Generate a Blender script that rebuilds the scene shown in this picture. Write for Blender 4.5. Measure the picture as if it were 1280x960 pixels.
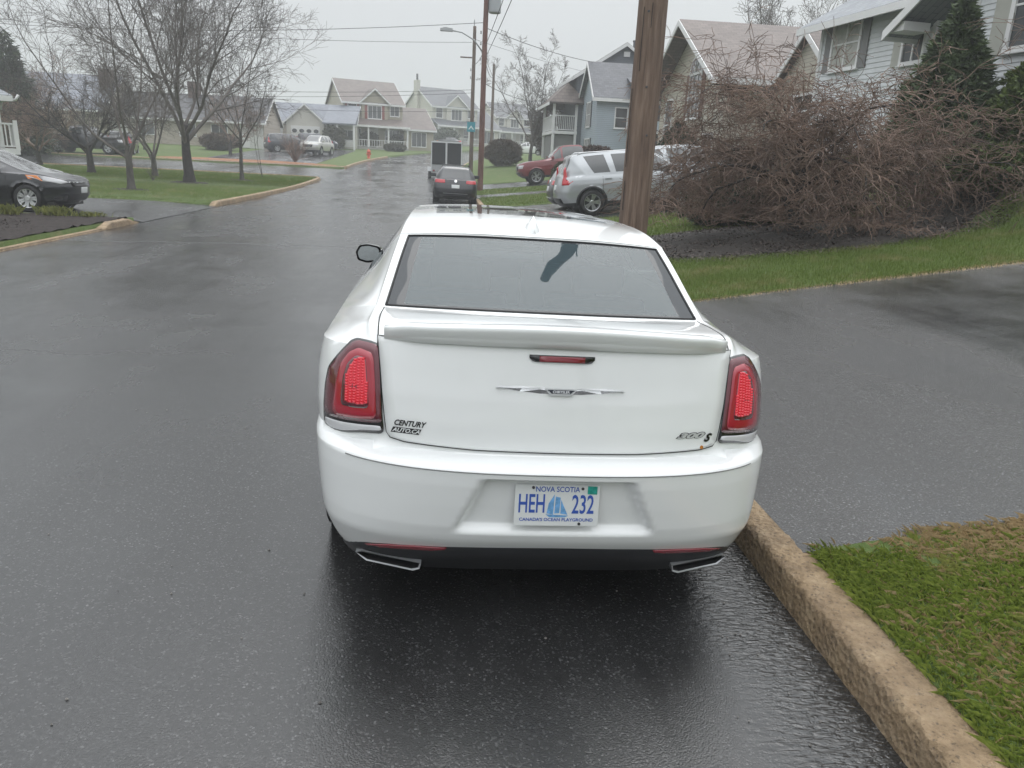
import bpy, bmesh, math, random
import numpy as np
from mathutils import Vector, Matrix, Euler
R = math.radians
sc = bpy.context.scene
for o in list(bpy.data.objects): bpy.data.objects.remove(o)

# ------------------------------------------------------------------ camera
def cam_axes(yaw, pitch, roll):
    cy, sy, cp, sp = math.cos(yaw), math.sin(yaw), math.cos(pitch), math.sin(pitch)
    f = Vector((sy*cp, cy*cp, -sp)); r = Vector((cy, -sy, 0)); u = r.cross(f)
    c, s = math.cos(roll), math.sin(roll)
    return r*c+u*s, u*c-r*s, f
cr, cu, cf = cam_axes(R(5.97), R(16.67), R(2.6))
cd = bpy.data.cameras.new('camera'); cam = bpy.data.objects.new('camera', cd); sc.collection.objects.link(cam)
m = Matrix.Identity(4)
for i in range(3): m[i][0], m[i][1], m[i][2] = cr[i], cu[i], -cf[i]
m[2][3] = 1.715
cam.matrix_world = m
cd.sensor_fit = 'HORIZONTAL'; cd.sensor_width = 36; cd.lens = 920/1280*36; cd.clip_start = .05; cd.clip_end = 4000
sc.camera = cam

# ------------------------------------------------------------------ overcast sky and soft sun
SUN_EL, SUN_AZ = R(68), R(25)
w = bpy.data.worlds.new('World'); sc.world = w; w.use_nodes = True
nt = w.node_tree; nt.nodes.clear()
def wn(t, **k):
    n = nt.nodes.new(t)
    for a, b in k.items(): setattr(n, a, b)
    return n
wo = wn('ShaderNodeOutputWorld'); bg = wn('ShaderNodeBackground'); bg.inputs[1].default_value = .1
sky = wn('ShaderNodeTexSky', sky_type='NISHITA', sun_disc=False, sun_elevation=SUN_EL, sun_rotation=SUN_AZ, dust_density=4.0)
hs = wn('ShaderNodeHueSaturation'); hs.inputs['Saturation'].default_value = .12
tc = wn('ShaderNodeTexCoord'); sx = wn('ShaderNodeSeparateXYZ'); mr = wn('ShaderNodeMapRange')
mr.inputs[1].default_value = 0; mr.inputs[2].default_value = 1; mr.inputs[3].default_value = 0; mr.inputs[4].default_value = 1
cr_ = wn('ShaderNodeValToRGB')
cr_.color_ramp.elements[0].color = (5.0, 5.25, 5.4, 1); cr_.color_ramp.elements[1].color = (20.0, 20.4, 21.0, 1)
for p_, c_ in ((.25, 6.4), (.6, 13.0)): e_ = cr_.color_ramp.elements.new(p_); e_.color = (c_, c_*1.04, c_*1.07, 1)
ns = wn('ShaderNodeTexNoise'); ns.inputs['Scale'].default_value = 2.2; ns.inputs['Detail'].default_value = 5
mp = wn('ShaderNodeMapping'); mp.inputs['Scale'].default_value = (1, 1, 3)
nm = wn('ShaderNodeMapRange'); nm.inputs[3].default_value = .94; nm.inputs[4].default_value = 1.06
mul = wn('ShaderNodeMix', data_type='RGBA', blend_type='MULTIPLY'); mul.inputs[0].default_value = 1
mix = wn('ShaderNodeMix', data_type='RGBA'); mix.inputs[0].default_value = .9
L = nt.links.new
L(tc.outputs['Generated'], sx.inputs[0]); L(sx.outputs[2], mr.inputs[0]); L(mr.outputs[0], cr_.inputs[0])
L(tc.outputs['Generated'], mp.inputs[0]); L(mp.outputs[0], ns.inputs[0]); L(ns.outputs[0], nm.inputs[0])
L(cr_.outputs[0], mul.inputs[6]); L(nm.outputs[0], mul.inputs[7])
L(sky.outputs[0], hs.inputs['Color']); L(hs.outputs[0], mix.inputs[6]); L(mul.outputs[2], mix.inputs[7])
L(mix.outputs[2], bg.inputs[0]); L(bg.outputs[0], wo.inputs[0])
sd = bpy.data.lights.new('sun', 'SUN'); sd.energy = .6; sd.angle = R(40); sd.color = (1, .97, .93)
so = bpy.data.objects.new('sun', sd); sc.collection.objects.link(so)
so.rotation_euler = Vector((math.sin(SUN_AZ)*math.cos(SUN_EL), math.cos(SUN_AZ)*math.cos(SUN_EL), math.sin(SUN_EL))).to_track_quat('Z', 'Y').to_euler()
sc.view_settings.view_transform = 'Standard'; sc.view_settings.look = 'None'
sc.view_settings.exposure = 0.28; sc.view_settings.gamma = 1; sc.view_settings.use_curve_mapping = False
sc.render.engine = 'CYCLES'
cy = sc.cycles; cy.use_denoising = True; cy.max_bounces = 6; cy.diffuse_bounces = 3; cy.glossy_bounces = 3
cy.transmission_bounces = 4; cy.transparent_max_bounces = 10; cy.volume_bounces = 1; cy.caustics_reflective = False; cy.caustics_refractive = False
try: cy.denoising_input_passes = 'RGB_ALBEDO_NORMAL'; cy.denoising_prefilter = 'ACCURATE'
except Exception: pass

# ------------------------------------------------------------------ materials
MATS = {}
def mat(name, col=(.5, .5, .5), rough=.6, metal=0., var=0., vscale=3., bump=0., bscale=40., coat=0., spec=.5, emit=None, es=1., col2=None, detail=6, stretch=(1, 1, 1), ior=None, coat_r=.05):
    if name in MATS: return MATS[name]
    m = bpy.data.materials.new(name); m.use_nodes = True; t = m.node_tree; b = t.nodes['Principled BSDF']
    b.inputs['Base Color'].default_value = (*col, 1); b.inputs['Roughness'].default_value = rough; b.inputs['Metallic'].default_value = metal
    b.inputs['Specular IOR Level'].default_value = spec; b.inputs['Coat Weight'].default_value = coat; b.inputs['Coat Roughness'].default_value = coat_r
    if ior: b.inputs['IOR'].default_value = ior
    if emit: b.inputs['Emission Color'].default_value = (*emit, 1); b.inputs['Emission Strength'].default_value = es
    tc = t.nodes.new('ShaderNodeTexCoord'); mp = t.nodes.new('ShaderNodeMapping'); mp.inputs['Scale'].default_value = stretch
    t.links.new(tc.outputs['Object'], mp.inputs[0])
    if var or col2:
        n = t.nodes.new('ShaderNodeTexNoise'); n.inputs['Scale'].default_value = vscale; n.inputs['Detail'].default_value = detail; n.inputs['Roughness'].default_value = .65
        t.links.new(mp.outputs[0], n.inputs[0])
        r = t.nodes.new('ShaderNodeValToRGB')
        c1 = tuple(max(0, c*(1-var)) for c in col); c2 = col2 or tuple(min(1, c*(1+var)) for c in col)
        r.color_ramp.elements[0].position = .35; r.color_ramp.elements[1].position = .65
        r.color_ramp.elements[0].color = (*c1, 1); r.color_ramp.elements[1].color = (*c2, 1)
        t.links.new(n.outputs[0], r.inputs[0]); t.links.new(r.outputs[0], b.inputs['Base Color'])
    if bump:
        n2 = t.nodes.new('ShaderNodeTexNoise'); n2.inputs['Scale'].default_value = bscale; n2.inputs['Detail'].default_value = 4
        t.links.new(mp.outputs[0], n2.inputs[0])
        bp = t.nodes.new('ShaderNodeBump'); bp.inputs['Strength'].default_value = bump; bp.inputs['Distance'].default_value = .02
        t.links.new(n2.outputs[0], bp.inputs['Height']); t.links.new(bp.outputs[0], b.inputs['Normal'])
    MATS[name] = m; return m
class G:
    """small node-graph helper for the bigger materials"""
    def __init__(s, name):
        s.m = bpy.data.materials.new(name); s.m.use_nodes = True; s.t = s.m.node_tree; s.b = s.t.nodes['Principled BSDF']; MATS[name] = s.m
        s.tc = s.n('ShaderNodeTexCoord')
    def n(s, ty, **k):
        x = s.t.nodes.new(ty)
        for a, b in k.items(): setattr(x, a, b)
        return x
    def l(s, a, b): s.t.links.new(a, b)
    def mapped(s, scale=(1, 1, 1), rot=(0, 0, 0)):
        x = s.n('ShaderNodeMapping'); x.inputs['Scale'].default_value = scale; x.inputs['Rotation'].default_value = rot; s.l(s.tc.outputs['Object'], x.inputs[0]); return x.outputs[0]
    def noise(s, vec, scale, detail=4, rough=.6, out=0, dist=0):
        x = s.n('ShaderNodeTexNoise'); x.inputs['Scale'].default_value = scale; x.inputs['Detail'].default_value = detail; x.inputs['Roughness'].default_value = rough; x.inputs['Distortion'].default_value = dist
        s.l(vec, x.inputs[0]); return x.outputs[out]
    def voro(s, vec, scale, out='Distance', feat='F1'):
        x = s.n('ShaderNodeTexVoronoi', feature=feat); x.inputs['Scale'].default_value = scale; s.l(vec, x.inputs['Vector']); return x.outputs[out]
    def ramp(s, fac, stops):
        x = s.n('ShaderNodeValToRGB'); e = x.color_ramp.elements
        while len(e) < len(stops): e.new(.5)
        for el, (p, c) in zip(e, stops):
            el.position = p; el.color = (*c, 1) if isinstance(c, tuple) else (c, c, c, 1)
        s.l(fac, x.inputs[0]); return x.outputs[0]
    def mix(s, fac, a, b, mode='MIX'):
        x = s.n('ShaderNodeMix', data_type='RGBA', blend_type=mode)
        for v, i in ((fac, 0), (a, 6), (b, 7)):
            if hasattr(v, 'is_output'): s.l(v, x.inputs[i])
            else: x.inputs[i].default_value = v if i == 0 else ((*v, 1) if isinstance(v, tuple) else (v, v, v, 1))
        return x.outputs[2]
    def math(s, op, a, b=0., c=None):
        x = s.n('ShaderNodeMath', operation=op)
        for v, i in ((a, 0), (b, 1), (c, 2)):
            if v is None: continue
            if hasattr(v, 'is_output'): s.l(v, x.inputs[i])
            else: x.inputs[i].default_value = v
        return x.outputs[0]
    def sep(s):
        x = s.n('ShaderNodeSeparateXYZ'); s.l(s.tc.outputs['Object'], x.inputs[0]); return x.outputs
    def bump(s, h, strength, dist=.02, prev=None):
        x = s.n('ShaderNodeBump'); x.inputs['Distance'].default_value = dist
        if hasattr(strength, 'is_output'): s.l(strength, x.inputs['Strength'])
        else: x.inputs['Strength'].default_value = strength
        s.l(h, x.inputs['Height'])
        if prev: s.l(prev, x.inputs['Normal'])
        return x.outputs[0]

# wet asphalt
def asphalt(name, base, chip, wet_lo, wet_hi, gutter=False, bs=.35):
    g = G(name); v = g.mapped()
    chipc = g.voro(v, 150, 'Color'); sepc = g.n('ShaderNodeSeparateColor'); g.l(chipc, sepc.inputs[0])
    col = g.ramp(sepc.outputs[0], [(0, base*.45), (.6, base), (.88, base*1.35), (.985, chip*.6), (1., chip*1.0)])
    big = g.noise(v, .55, 5, .6); big2 = g.noise(g.mapped((1, .22, 1)), .9, 5, .65)
    col = g.mix(g.ramp(big, [(.35, .0), (.7, .5)]), col, (base*1.7, base*1.7, base*1.75)); col = g.mix(g.ramp(big2, [(.3, .6), (.5, 0.)]), col, (base*.5, base*.5, base*.5))
    tint = g.mix(.25, col, (.9, .95, 1.0), 'MULTIPLY')
    g.l(tint, g.b.inputs['Base Color'])
    wet = g.math('MULTIPLY', g.ramp(big2, [(.34, 0.), (.62, 1.)]), .6)
    wet = g.math('ADD', wet, g.math('MULTIPLY', g.ramp(big, [(.4, 0.), (.6, 1.)]), .4))
    rg = g.n('ShaderNodeMapRange'); rg.inputs[3].default_value = wet_lo; rg.inputs[4].default_value = wet_hi; g.l(wet, rg.inputs[0]); rough = rg.outputs[0]
    h = g.math('ADD', g.math('MULTIPLY', g.voro(v, 150), -.7), g.math('MULTIPLY', g.noise(v, 240, 2), .5))
    st = g.n('ShaderNodeMapRange'); st.inputs[3].default_value = bs*.18; st.inputs[4].default_value = bs; g.l(wet, st.inputs[0])
    if gutter:
        xyz = g.sep()
        gm = g.n('ShaderNodeMapRange', interpolation_type='SMOOTHSTEP'); gm.inputs[1].default_value = .95; gm.inputs[2].default_value = 1.4; g.l(g.math('ADD', xyz[0], g.math('MULTIPLY', g.math('SUBTRACT', g.noise(v, 1.3), .5), .5)), gm.inputs[0])
        rm = g.n('ShaderNodeMix'); g.l(gm.outputs[0], rm.inputs[0]); g.l(rough, rm.inputs[2]); rm.inputs[3].default_value = .03; rough = rm.outputs[0]
        rip = g.noise(g.mapped((1, 2.6, 1), (0, 0, R(25))), 20, 3, .55, dist=.8); col2 = g.mix(gm.outputs[0], tint, g.mix(.6, tint, (.02, .021, .022))); g.l(col2, g.b.inputs['Base Color'])
        sm = g.math('MULTIPLY', st.outputs[0], g.math('SUBTRACT', 1.0, g.math('MULTIPLY', gm.outputs[0], .85)))
        n1 = g.bump(h, sm, .008)
        nrm = g.bump(rip, g.math('MULTIPLY', gm.outputs[0], 1.0), .014, n1)
        wob = g.math('MULTIPLY', g.math('SUBTRACT', g.noise(g.mapped((1, .01, 1)), .8, 5, .7), .5), .9)
        for yc, wd in ((14.4, .045), (6.3, .012), (38.0, .09)):
            dd = g.math('ABSOLUTE', g.math('SUBTRACT', g.math('ADD', xyz[1], wob), yc)); ln = g.math('MULTIPLY', g.math('LESS_THAN', dd, wd), g.ramp(g.noise(v, .35, 3), [(.42, 0.), (.5, 1.)]) if yc < 10 else 1.0)
            col2 = g.mix(g.math('MULTIPLY', ln, .75), col2, (.012, .012, .012)); rmx = g.n('ShaderNodeMix'); g.l(ln, rmx.inputs[0]); g.l(rough, rmx.inputs[2]); rmx.inputs[3].default_value = .45; rough = rmx.outputs[0]
        g.l(col2, g.b.inputs['Base Color'])
        g.l(nrm, g.b.inputs['Normal'])
    else:
        g.l(g.bump(h, st.outputs[0], .008), g.b.inputs['Normal'])
    g.l(rough, g.b.inputs['Roughness']); g.b.inputs['IOR'].default_value = 1.72
    return g.m
asphalt('wet_asphalt', .024, .12, .08, .33, True, .30)
asphalt('driveway_asphalt', .034, .17, .10, .36, False, .9)
asphalt('worn_asphalt', .06, .2, .1, .3, False, .5)

def grass_mat(name, dry=.45):
    g = G(name); v = g.mapped()
    a = g.noise(v, 1.1, 6, .7); b = g.noise(v, 14, 5, .7); c = g.noise(v, 120, 3, .7)
    col = g.ramp(b, [(.3, (.06, .095, .024)), (.55, (.10, .15, .04)), (.75, (.15, .185, .066))])
    col = g.mix(g.ramp(a, [(dry, 0.), (dry+.22, .75)]), col, (.21, .18, .095))
    col = g.mix(g.ramp(c, [(.35, 0.), (.7, .3)]), col, (.05, .07, .025))
    g.l(col, g.b.inputs['Base Color']); g.b.inputs['Roughness'].default_value = .8; g.b.inputs['Specular IOR Level'].default_value = .25
    g.l(g.bump(g.math('ADD', c, b), .6, .02), g.b.inputs['Normal'])
    return g.m
grass_mat('lawn', .52)
def blade_mat(name, c1, c2, c3):
    g = G(name); v = g.mapped()
    a = g.noise(v, 1.6, 5, .7); b = g.noise(v, 60, 2, .5)
    col = g.ramp(b, [(.3, c1), (.7, c2)]); col = g.mix(g.ramp(a, [(.52, 0.), (.68, .85)]), col, c3)
    g.l(col, g.b.inputs['Base Color']); g.b.inputs['Roughness'].default_value = .45; g.b.inputs['Specular IOR Level'].default_value = .3
    tl = g.n('ShaderNodeBsdfTranslucent'); g.l(col, tl.inputs[0]); mx = g.n('ShaderNodeMixShader'); mx.inputs[0].default_value = .3
    g.l(g.b.outputs[0], mx.inputs[1]); g.l(tl.outputs[0], mx.inputs[2]); g.l(mx.outputs[0], g.t.nodes['Material Output'].inputs[0])
    return g.m
blade_mat('grass_blades', (.085, .135, .026), (.19, .255, .058), (.27, .25, .11))
blade_mat('fresh_grass', (.15, .215, .038), (.34, .40, .09), (.42, .37, .15))
blade_mat('straw', (.38, .28, .15), (.60, .47, .28), (.44, .34, .19))
# kerb concrete
g = G('kerb_concrete'); v = g.mapped()
col = g.ramp(g.noise(v, 9, 6, .7), [(.3, (.25, .175, .10)), (.5, (.42, .30, .18)), (.72, (.54, .41, .265))])
col = g.mix(g.ramp(g.voro(v, 38), [(.0, .85), (.26, 0.)]), col, (.08, .062, .05)); col = g.mix(g.ramp(g.voro(g.mapped((1, 1, 1), (.5, .3, .2)), 26), [(.0, .8), (.13, 0.)]), col, (.42, .36, .3)); col = g.mix(g.ramp(g.noise(v, 2.5, 5, .7), [(.45, 0.), (.7, .55)]), col, (.16, .12, .09))
col = g.mix(g.ramp(g.noise(v, 70, 3), [(.58, 0.), (.7, .6)]), col, (.06, .05, .04))
g.l(col, g.b.inputs['Base Color']); g.b.inputs['Roughness'].default_value = .62
g.l(g.bump(g.math('ADD', g.noise(v, 130, 4, .7), g.math('MULTIPLY', g.voro(v, 38), 1.6)), 1.0, .016), g.b.inputs['Normal'])

mat('car_white', (.81, .825, .825), .3, coat=1., coat_r=.06, var=.02, vscale=1.5)
mat('seam_black', (.012, .012, .013), .6)
mat('trim_black', (.022, .023, .026), .38, bump=.05, bscale=300)
mat('trim_gloss', (.015, .015, .017), .12, coat=.6)
mat('tyre', (.018, .018, .019), .7, bump=.2, bscale=120)
mat('chrome', (.82, .83, .85), .12, metal=1)
mat('alloy', (.55, .56, .57), .3, metal=1)
mat('steel_dark', (.1, .1, .11), .4, metal=1)
mat('red_lens', (.22, .012, .025), .12, coat=1.)
mat('red_lens_dark', (.12, .012, .024), .1, coat=1.)
mat('red_light', (.5, .012, .03), .2, emit=(1., .015, .045), es=.17, coat=1.)
mat('red_pipe', (.30, .008, .026), .15, emit=(1., .02, .06), es=.04, coat=1.)
mat('clear_lens', (.58, .58, .6), .1, coat=1.)
mat('amber_lens', (.75, .22, .03), .15, coat=1.)
mat('plate_white', (.72, .74, .74), .35, var=.03, vscale=20)
mat('plate_blue', (.04, .10, .42), .4)
mat('sail_blue', (.16, .38, .68), .4, var=.25, vscale=60)
mat('sticker_teal', (.02, .33, .27), .4, var=.3, vscale=90)
mat('mirror_glass', (.58, .62, .63), .03, metal=1)
mat('rust', (.45, .17, .02), .8)
mat('fabric_dark', (.03, .03, .032), .85)
def glass(name, tint, trans, film=.15, filmc=(.27, .40, .46)):
    m = bpy.data.materials.new(name); m.use_nodes = True; t = m.node_tree; b = t.nodes['Principled BSDF']; t.nodes.remove(b)
    out = t.nodes['Material Output']; tr = t.nodes.new('ShaderNodeBsdfTransparent'); tr.inputs[0].default_value = (*[c*trans for c in tint], 1)
    gl = t.nodes.new('ShaderNodeBsdfGlossy'); gl.inputs['Roughness'].default_value = .02; fr = t.nodes.new('ShaderNodeFresnel'); fr.inputs[0].default_value = 1.52
    df = t.nodes.new('ShaderNodeBsdfDiffuse'); df.inputs[0].default_value = (*filmc, 1)
    mm = t.nodes.new('ShaderNodeMixShader'); mm.inputs[0].default_value = film
    mx = t.nodes.new('ShaderNodeMixShader'); ad = t.nodes.new('ShaderNodeMath'); ad.operation = 'MULTIPLY_ADD'; ad.inputs[1].default_value = 1.0; ad.inputs[2].default_value = .0
    t.links.new(fr.outputs[0], ad.inputs[0]); t.links.new(ad.outputs[0], mx.inputs[0])
    t.links.new(tr.outputs[0], mm.inputs[1]); t.links.new(df.outputs[0], mm.inputs[2])
    t.links.new(mm.outputs[0], mx.inputs[1]); t.links.new(gl.outputs[0], mx.inputs[2]); t.links.new(mx.outputs[0], out.inputs[0])
    MATS[name] = m; return m
glass('car_glass', (.74, .92, .92), .6)
glass('frit_glass', (0., 0., 0.), 0., .25, (.16, .18, .2))
mat('dark_glass', (.02, .024, .026), .06, coat=1., spec=.8)
mat('house_glass', (.05, .055, .06), .08, coat=.5, var=.5, vscale=.8)

# ------------------------------------------------------------------ mesh helpers
COL = sc.collection
def M(n): return MATS[n]
def link_mesh(name, V, F, mt=None, parent=None, smooth=False, mats=None, mi=None):
    me = bpy.data.meshes.new(name); V = np.asarray(V, dtype=float)
    if isinstance(F, np.ndarray) and F.ndim == 2:
        k = F.shape[1]; nf = len(F)
        me.vertices.add(len(V)); me.vertices.foreach_set('co', V.ravel())
        me.loops.add(nf*k); me.loops.foreach_set('vertex_index', F.ravel().astype(np.int32))
        me.polygons.add(nf); me.polygons.foreach_set('loop_start', np.arange(0, nf*k, k, dtype=np.int32))
        me.update(calc_edges=True)
    else:
        me.from_pydata(V.tolist(), [], F)
    for x in (mats or [mt]): me.materials.append(MATS[x] if isinstance(x, str) else x)
    if mi is not None: me.polygons.foreach_set('material_index', np.asarray(mi, dtype=np.int32))
    me.polygons.foreach_set('use_smooth', np.full(len(me.polygons), bool(smooth)))
    o = bpy.data.objects.new(name, me); COL.objects.link(o)
    if parent: o.parent = parent
    return o
def tag(o, label=None, cat=None, group=None, kind=None):
    if label: o['label'] = label
    if cat: o['category'] = cat
    if group: o['group'] = group
    if kind: o['kind'] = kind
    return o
def empty(name, loc=(0, 0, 0), rz=0., label=None, cat=None, group=None, rot=None):
    o = bpy.data.objects.new(name, None); COL.objects.link(o); o.location = loc; o.rotation_euler = rot or (0, 0, rz); o.empty_display_size = .1
    return tag(o, label, cat, group)
def copy_tree(o, parent=None):
    c = o.copy(); COL.objects.link(c); c.parent = parent
    for ch in list(o.children): copy_tree(ch, c)
    return c
class MB:
    def __init__(s): s.V = []; s.F = []; s.mi = []; s.cur = 0
    def add(s, V, F):
        o = len(s.V); s.V += [tuple(v) for v in V]; s.F += [tuple(i+o for i in f) for f in F]; s.mi += [s.cur]*len(F); return s
    def box(s, a, b, rz=0, piv=None):
        x0, y0, z0 = a; x1, y1, z1 = b
        V = [(x0, y0, z0), (x1, y0, z0), (x1, y1, z0), (x0, y1, z0), (x0, y0, z1), (x1, y0, z1), (x1, y1, z1), (x0, y1, z1)]
        return s.add(V, [(3, 2, 1, 0), (4, 5, 6, 7), (0, 1, 5, 4), (1, 2, 6, 5), (2, 3, 7, 6), (3, 0, 4, 7)])
    def prism(s, poly, axis, a, b):
        """poly of 2-D points extruded along axis (0 x, 1 y, 2 z) from a to b"""
        def P(p, h): return (h, p[0], p[1]) if axis == 0 else ((p[0], h, p[1]) if axis == 1 else (p[0], p[1], h))
        n = len(poly); V = [P(p, a) for p in poly]+[P(p, b) for p in poly]
        return s.add(V, [tuple(range(n))[::-1], tuple(range(n, 2*n))]+[(i, (i+1) % n, n+(i+1) % n, n+i) for i in range(n)])
    def tube(s, pts, rad, n=6, cap=True):
        V, F = tube_arr(np.array(pts, float), np.array(rad if hasattr(rad, '__len__') else [rad]*len(pts), float), n)
        F = [tuple(f) for f in F]
        if cap: F += [tuple(range(n))[::-1], tuple(range(len(V)-n, len(V)))]
        return s.add(V, F)
    def lathe(s, prof, c=(0, 0, 0), axis='z', n=24):
        """prof: list of (radius, height)"""
        V = []
        for r, h in prof:
            for k in range(n):
                a = 2*math.pi*k/n; x, y = r*math.cos(a), r*math.sin(a)
                V.append({'z': (c[0]+x, c[1]+y, c[2]+h), 'x': (c[0]+h, c[1]+x, c[2]+y), 'y': (c[0]+x, c[1]+h, c[2]+y)}[axis])
        F = []
        for i in range(len(prof)-1):
            for k in range(n): F.append((i*n+k, i*n+(k+1) % n, (i+1)*n+(k+1) % n, (i+1)*n+k))
        return s.add(V, F)
    def build(s, name, mt, parent=None, smooth=False, mats=None, fix=True, bevel=0.):
        o = link_mesh(name, s.V, s.F, mt, parent, smooth, mats, s.mi if mats else None)
        if fix or bevel:
            bm = bmesh.new(); bm.from_mesh(o.data)
            if fix: bmesh.ops.recalc_face_normals(bm, faces=bm.faces)
            if bevel: bmesh.ops.bevel(bm, geom=[e for e in bm.edges if e.calc_length() > bevel*2.2], offset=bevel, segments=2, affect='EDGES', profile=.7, clamp_overlap=True)
            bm.to_mesh(o.data); bm.free()
        return o
def tube_arr(P, r, n):
    d = np.gradient(P, axis=0); d /= np.maximum(np.linalg.norm(d, axis=1, keepdims=True), 1e-9)
    ref = np.where(np.abs(d[:, 2:3]) > .9, np.array([[1., 0, 0]]), np.array([[0, 0, 1.]]))
    u = np.cross(d, ref); u /= np.maximum(np.linalg.norm(u, axis=1, keepdims=True), 1e-9); v = np.cross(d, u)
    a = np.arange(n)*2*np.pi/n
    V = P[:, None]+r[:, None, None]*(np.cos(a)[None, :, None]*u[:, None]+np.sin(a)[None, :, None]*v[:, None])
    m = len(P); i = np.arange(m-1)[:, None]*n; k = np.arange(n)[None]; k2 = (k+1) % n
    F = np.stack([i+k, i+k2, i+n+k2, i+n+k], -1).reshape(-1, 4)
    return V.reshape(-1, 3), F
def tubes_obj(name, lines, mt, parent=None, smooth=True):
    VV, FF, o = [], [], 0
    for P, r, n in lines:
        V, F = tube_arr(np.asarray(P, float), np.asarray(r, float), n); VV.append(V); FF.append(F+o); o += len(V)
    return link_mesh(name, np.concatenate(VV), np.concatenate(FF), mt, parent, smooth)
def text_geo(txt, size, shear=0., font_w=0., extr=0., sx=1., bold=0.):
    c = bpy.data.curves.new('t', 'FONT'); c.body = txt; c.size = size; c.shear = shear; c.extrude = extr; c.offset = bold; c.align_x = 'CENTER'; c.align_y = 'CENTER'; c.resolution_u = 3
    o = bpy.data.objects.new('t', c); COL.objects.link(o); bpy.context.view_layer.update()
    me = bpy.data.meshes.new_from_object(o.evaluated_get(bpy.context.evaluated_depsgraph_get()))
    V = np.array([v.co[:] for v in me.vertices]); F = [tuple(p.vertices) for p in me.polygons]
    bpy.data.objects.remove(o); bpy.data.meshes.remove(me); bpy.data.curves.remove(c)
    V[:, 0] *= sx
    return V, F
def sstep(a, b, x):
    t = np.clip((x-a)/(b-a), 0, 1); return t*t*(3-2*t)
rng = np.random.default_rng(7)
# ------------------------------------------------------------------ terrain
def ramp(Y):
    Y = np.minimum(np.asarray(Y, float), 170); return .045*(np.sqrt((Y-40)**2+36)+(Y-40))/2
def bend(Y): Y = np.minimum(np.asarray(Y, float), 260); return np.where(Y > 58, .0042*(Y-58)**2, 0)
def road_z(X, Y):
    xr = np.clip(X-bend(Y), -7.10, 1.47); return ramp(Y)-.065*((xr+2.97)/4.4)**2+.038
def lawn_z(X, Y):
    X = np.asarray(X, float); Y = np.asarray(Y, float); xr = X-bend(Y)
    s = .145-.04*sstep(10, 18, Y)
    fl = .13+s*(np.minimum(xr, 8)-1.65)
    fl = fl+(2.35-fl)*sstep(8, 10.8, xr); fl = .125+(fl-.125)*(1-.55*sstep(70, 100, Y))
    lf = .09+.006*np.clip(-7.10-xr, 0, 40)
    return ramp(Y)+np.where(xr > -3, fl, lf)
DRV = [(1.62, 60, 2.75, 8.0), (1.62, 14, 19.6, 27.0), (1.62, 12, 33.6, 36.2), (1.62, 14, 40.0, 44.5), (-60, -7.20, 18.5, 24.4), (-80, -7.20, 46.5, 57.0)]
def ground_z(X, Y):
    xr = X-bend(Y); z = lawn_z(X, Y)+.012*np.sin(X*3.1+Y*1.7)*np.sin(Y*2.3-X*.9)
    for x0, x1, y0, y1 in DRV: z = np.where((xr > x0-.001) & (xr < x1) & (Y > y0) & (Y < y1), lawn_z(X, Y)-.1, z)
    return np.where((xr > -7.21) & (xr < 1.63), road_z(X, Y)-.2, z)
def grid_faces(nx, ny):
    i = np.arange(nx-1)[:, None]; j = np.arange(ny-1)[None]
    a = i*ny+j; return np.stack([a, a+ny, a+ny+1, a+1], -1).reshape(-1, 4)
gx = [-330, -240, -180, -120, -90, -70, -55, -45, -38]+list(np.arange(-32, -8, 1.))+[-7.50, -7.22, -7.20, 1.62, 1.64]+list(np.arange(1.75, 11.2, .25))+[11.5, 12, 13, 14, 15, 17, 20, 25, 30, 40, 60, 90, 150, 240, 330]
gy = [-55, -30, -10, -5, -3]+list(np.arange(-2, 3.9, .25))+list(np.arange(4, 30, .5))+list(np.arange(30, 76, 1.))+list(np.arange(78, 140, 4.))+[145, 155, 170, 200, 260, 330, 420]
for x0, x1, y0, y1 in DRV: gy += [y0-.01, y0+.01, y1-.01, y1+.01]
gx = np.array(sorted(gx)); gy = np.array(sorted(gy))
GX, GY = np.meshgrid(gx, gy, indexing='ij'); GX = GX+bend(GY)
o = link_mesh('ground', np.stack([GX, GY, ground_z(GX, GY)], -1).reshape(-1, 3), grid_faces(len(gx), len(gy)), 'lawn', None, True); tag(o, kind='structure')
def sheet(name, xs, ys, zf, mt, smooth=True, curve=False):
    X, Y = np.meshgrid(np.array(xs, float), np.array(ys, float), indexing='ij')
    if curve: X = X+bend(Y)
    return tag(link_mesh(name, np.stack([X, Y, zf(X, Y)], -1).reshape(-1, 3), grid_faces(len(xs), len(ys)), mt, None, smooth), kind='structure')
lin = np.linspace
sheet('road', lin(-7.10, 1.48, 25), list(np.arange(-12, 80, 1.))+list(np.arange(80, 175, 3.)), road_z, 'wet_asphalt', curve=True)
SX = np.concatenate([lin(-80, -30, 12), lin(-28, -6.90, 22)])
sheet('side_road', SX, lin(46.4, 57.1, 12), lambda X, Y: lawn_z(X, Y)-.085+(road_z(-7.00+0*X, Y)-lawn_z(X, Y)+.085)*sstep(-9, -6.90, X)+.004, 'worn_asphalt')
dz = lambda X, Y: lawn_z(X, Y)+.006
sheet('driveway', [1.60, 1.66, 1.75, 1.9]+list(np.arange(2.2, 12, .4))+[13, 15, 20, 30], lin(2.74, 8.01, 14), dz, 'driveway_asphalt')
for (x0, x1, y0, y1) in DRV[1:4]:
    sheet('driveway', [1.47, 1.64]+list(np.arange(2, x1, .5)), lin(y0-.02, y1+.02, 8), lambda X, Y: np.where(X < 1.6, road_z(X, Y)+.01, lawn_z(X, Y)-.02+.0*X), 'worn_asphalt')
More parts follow.
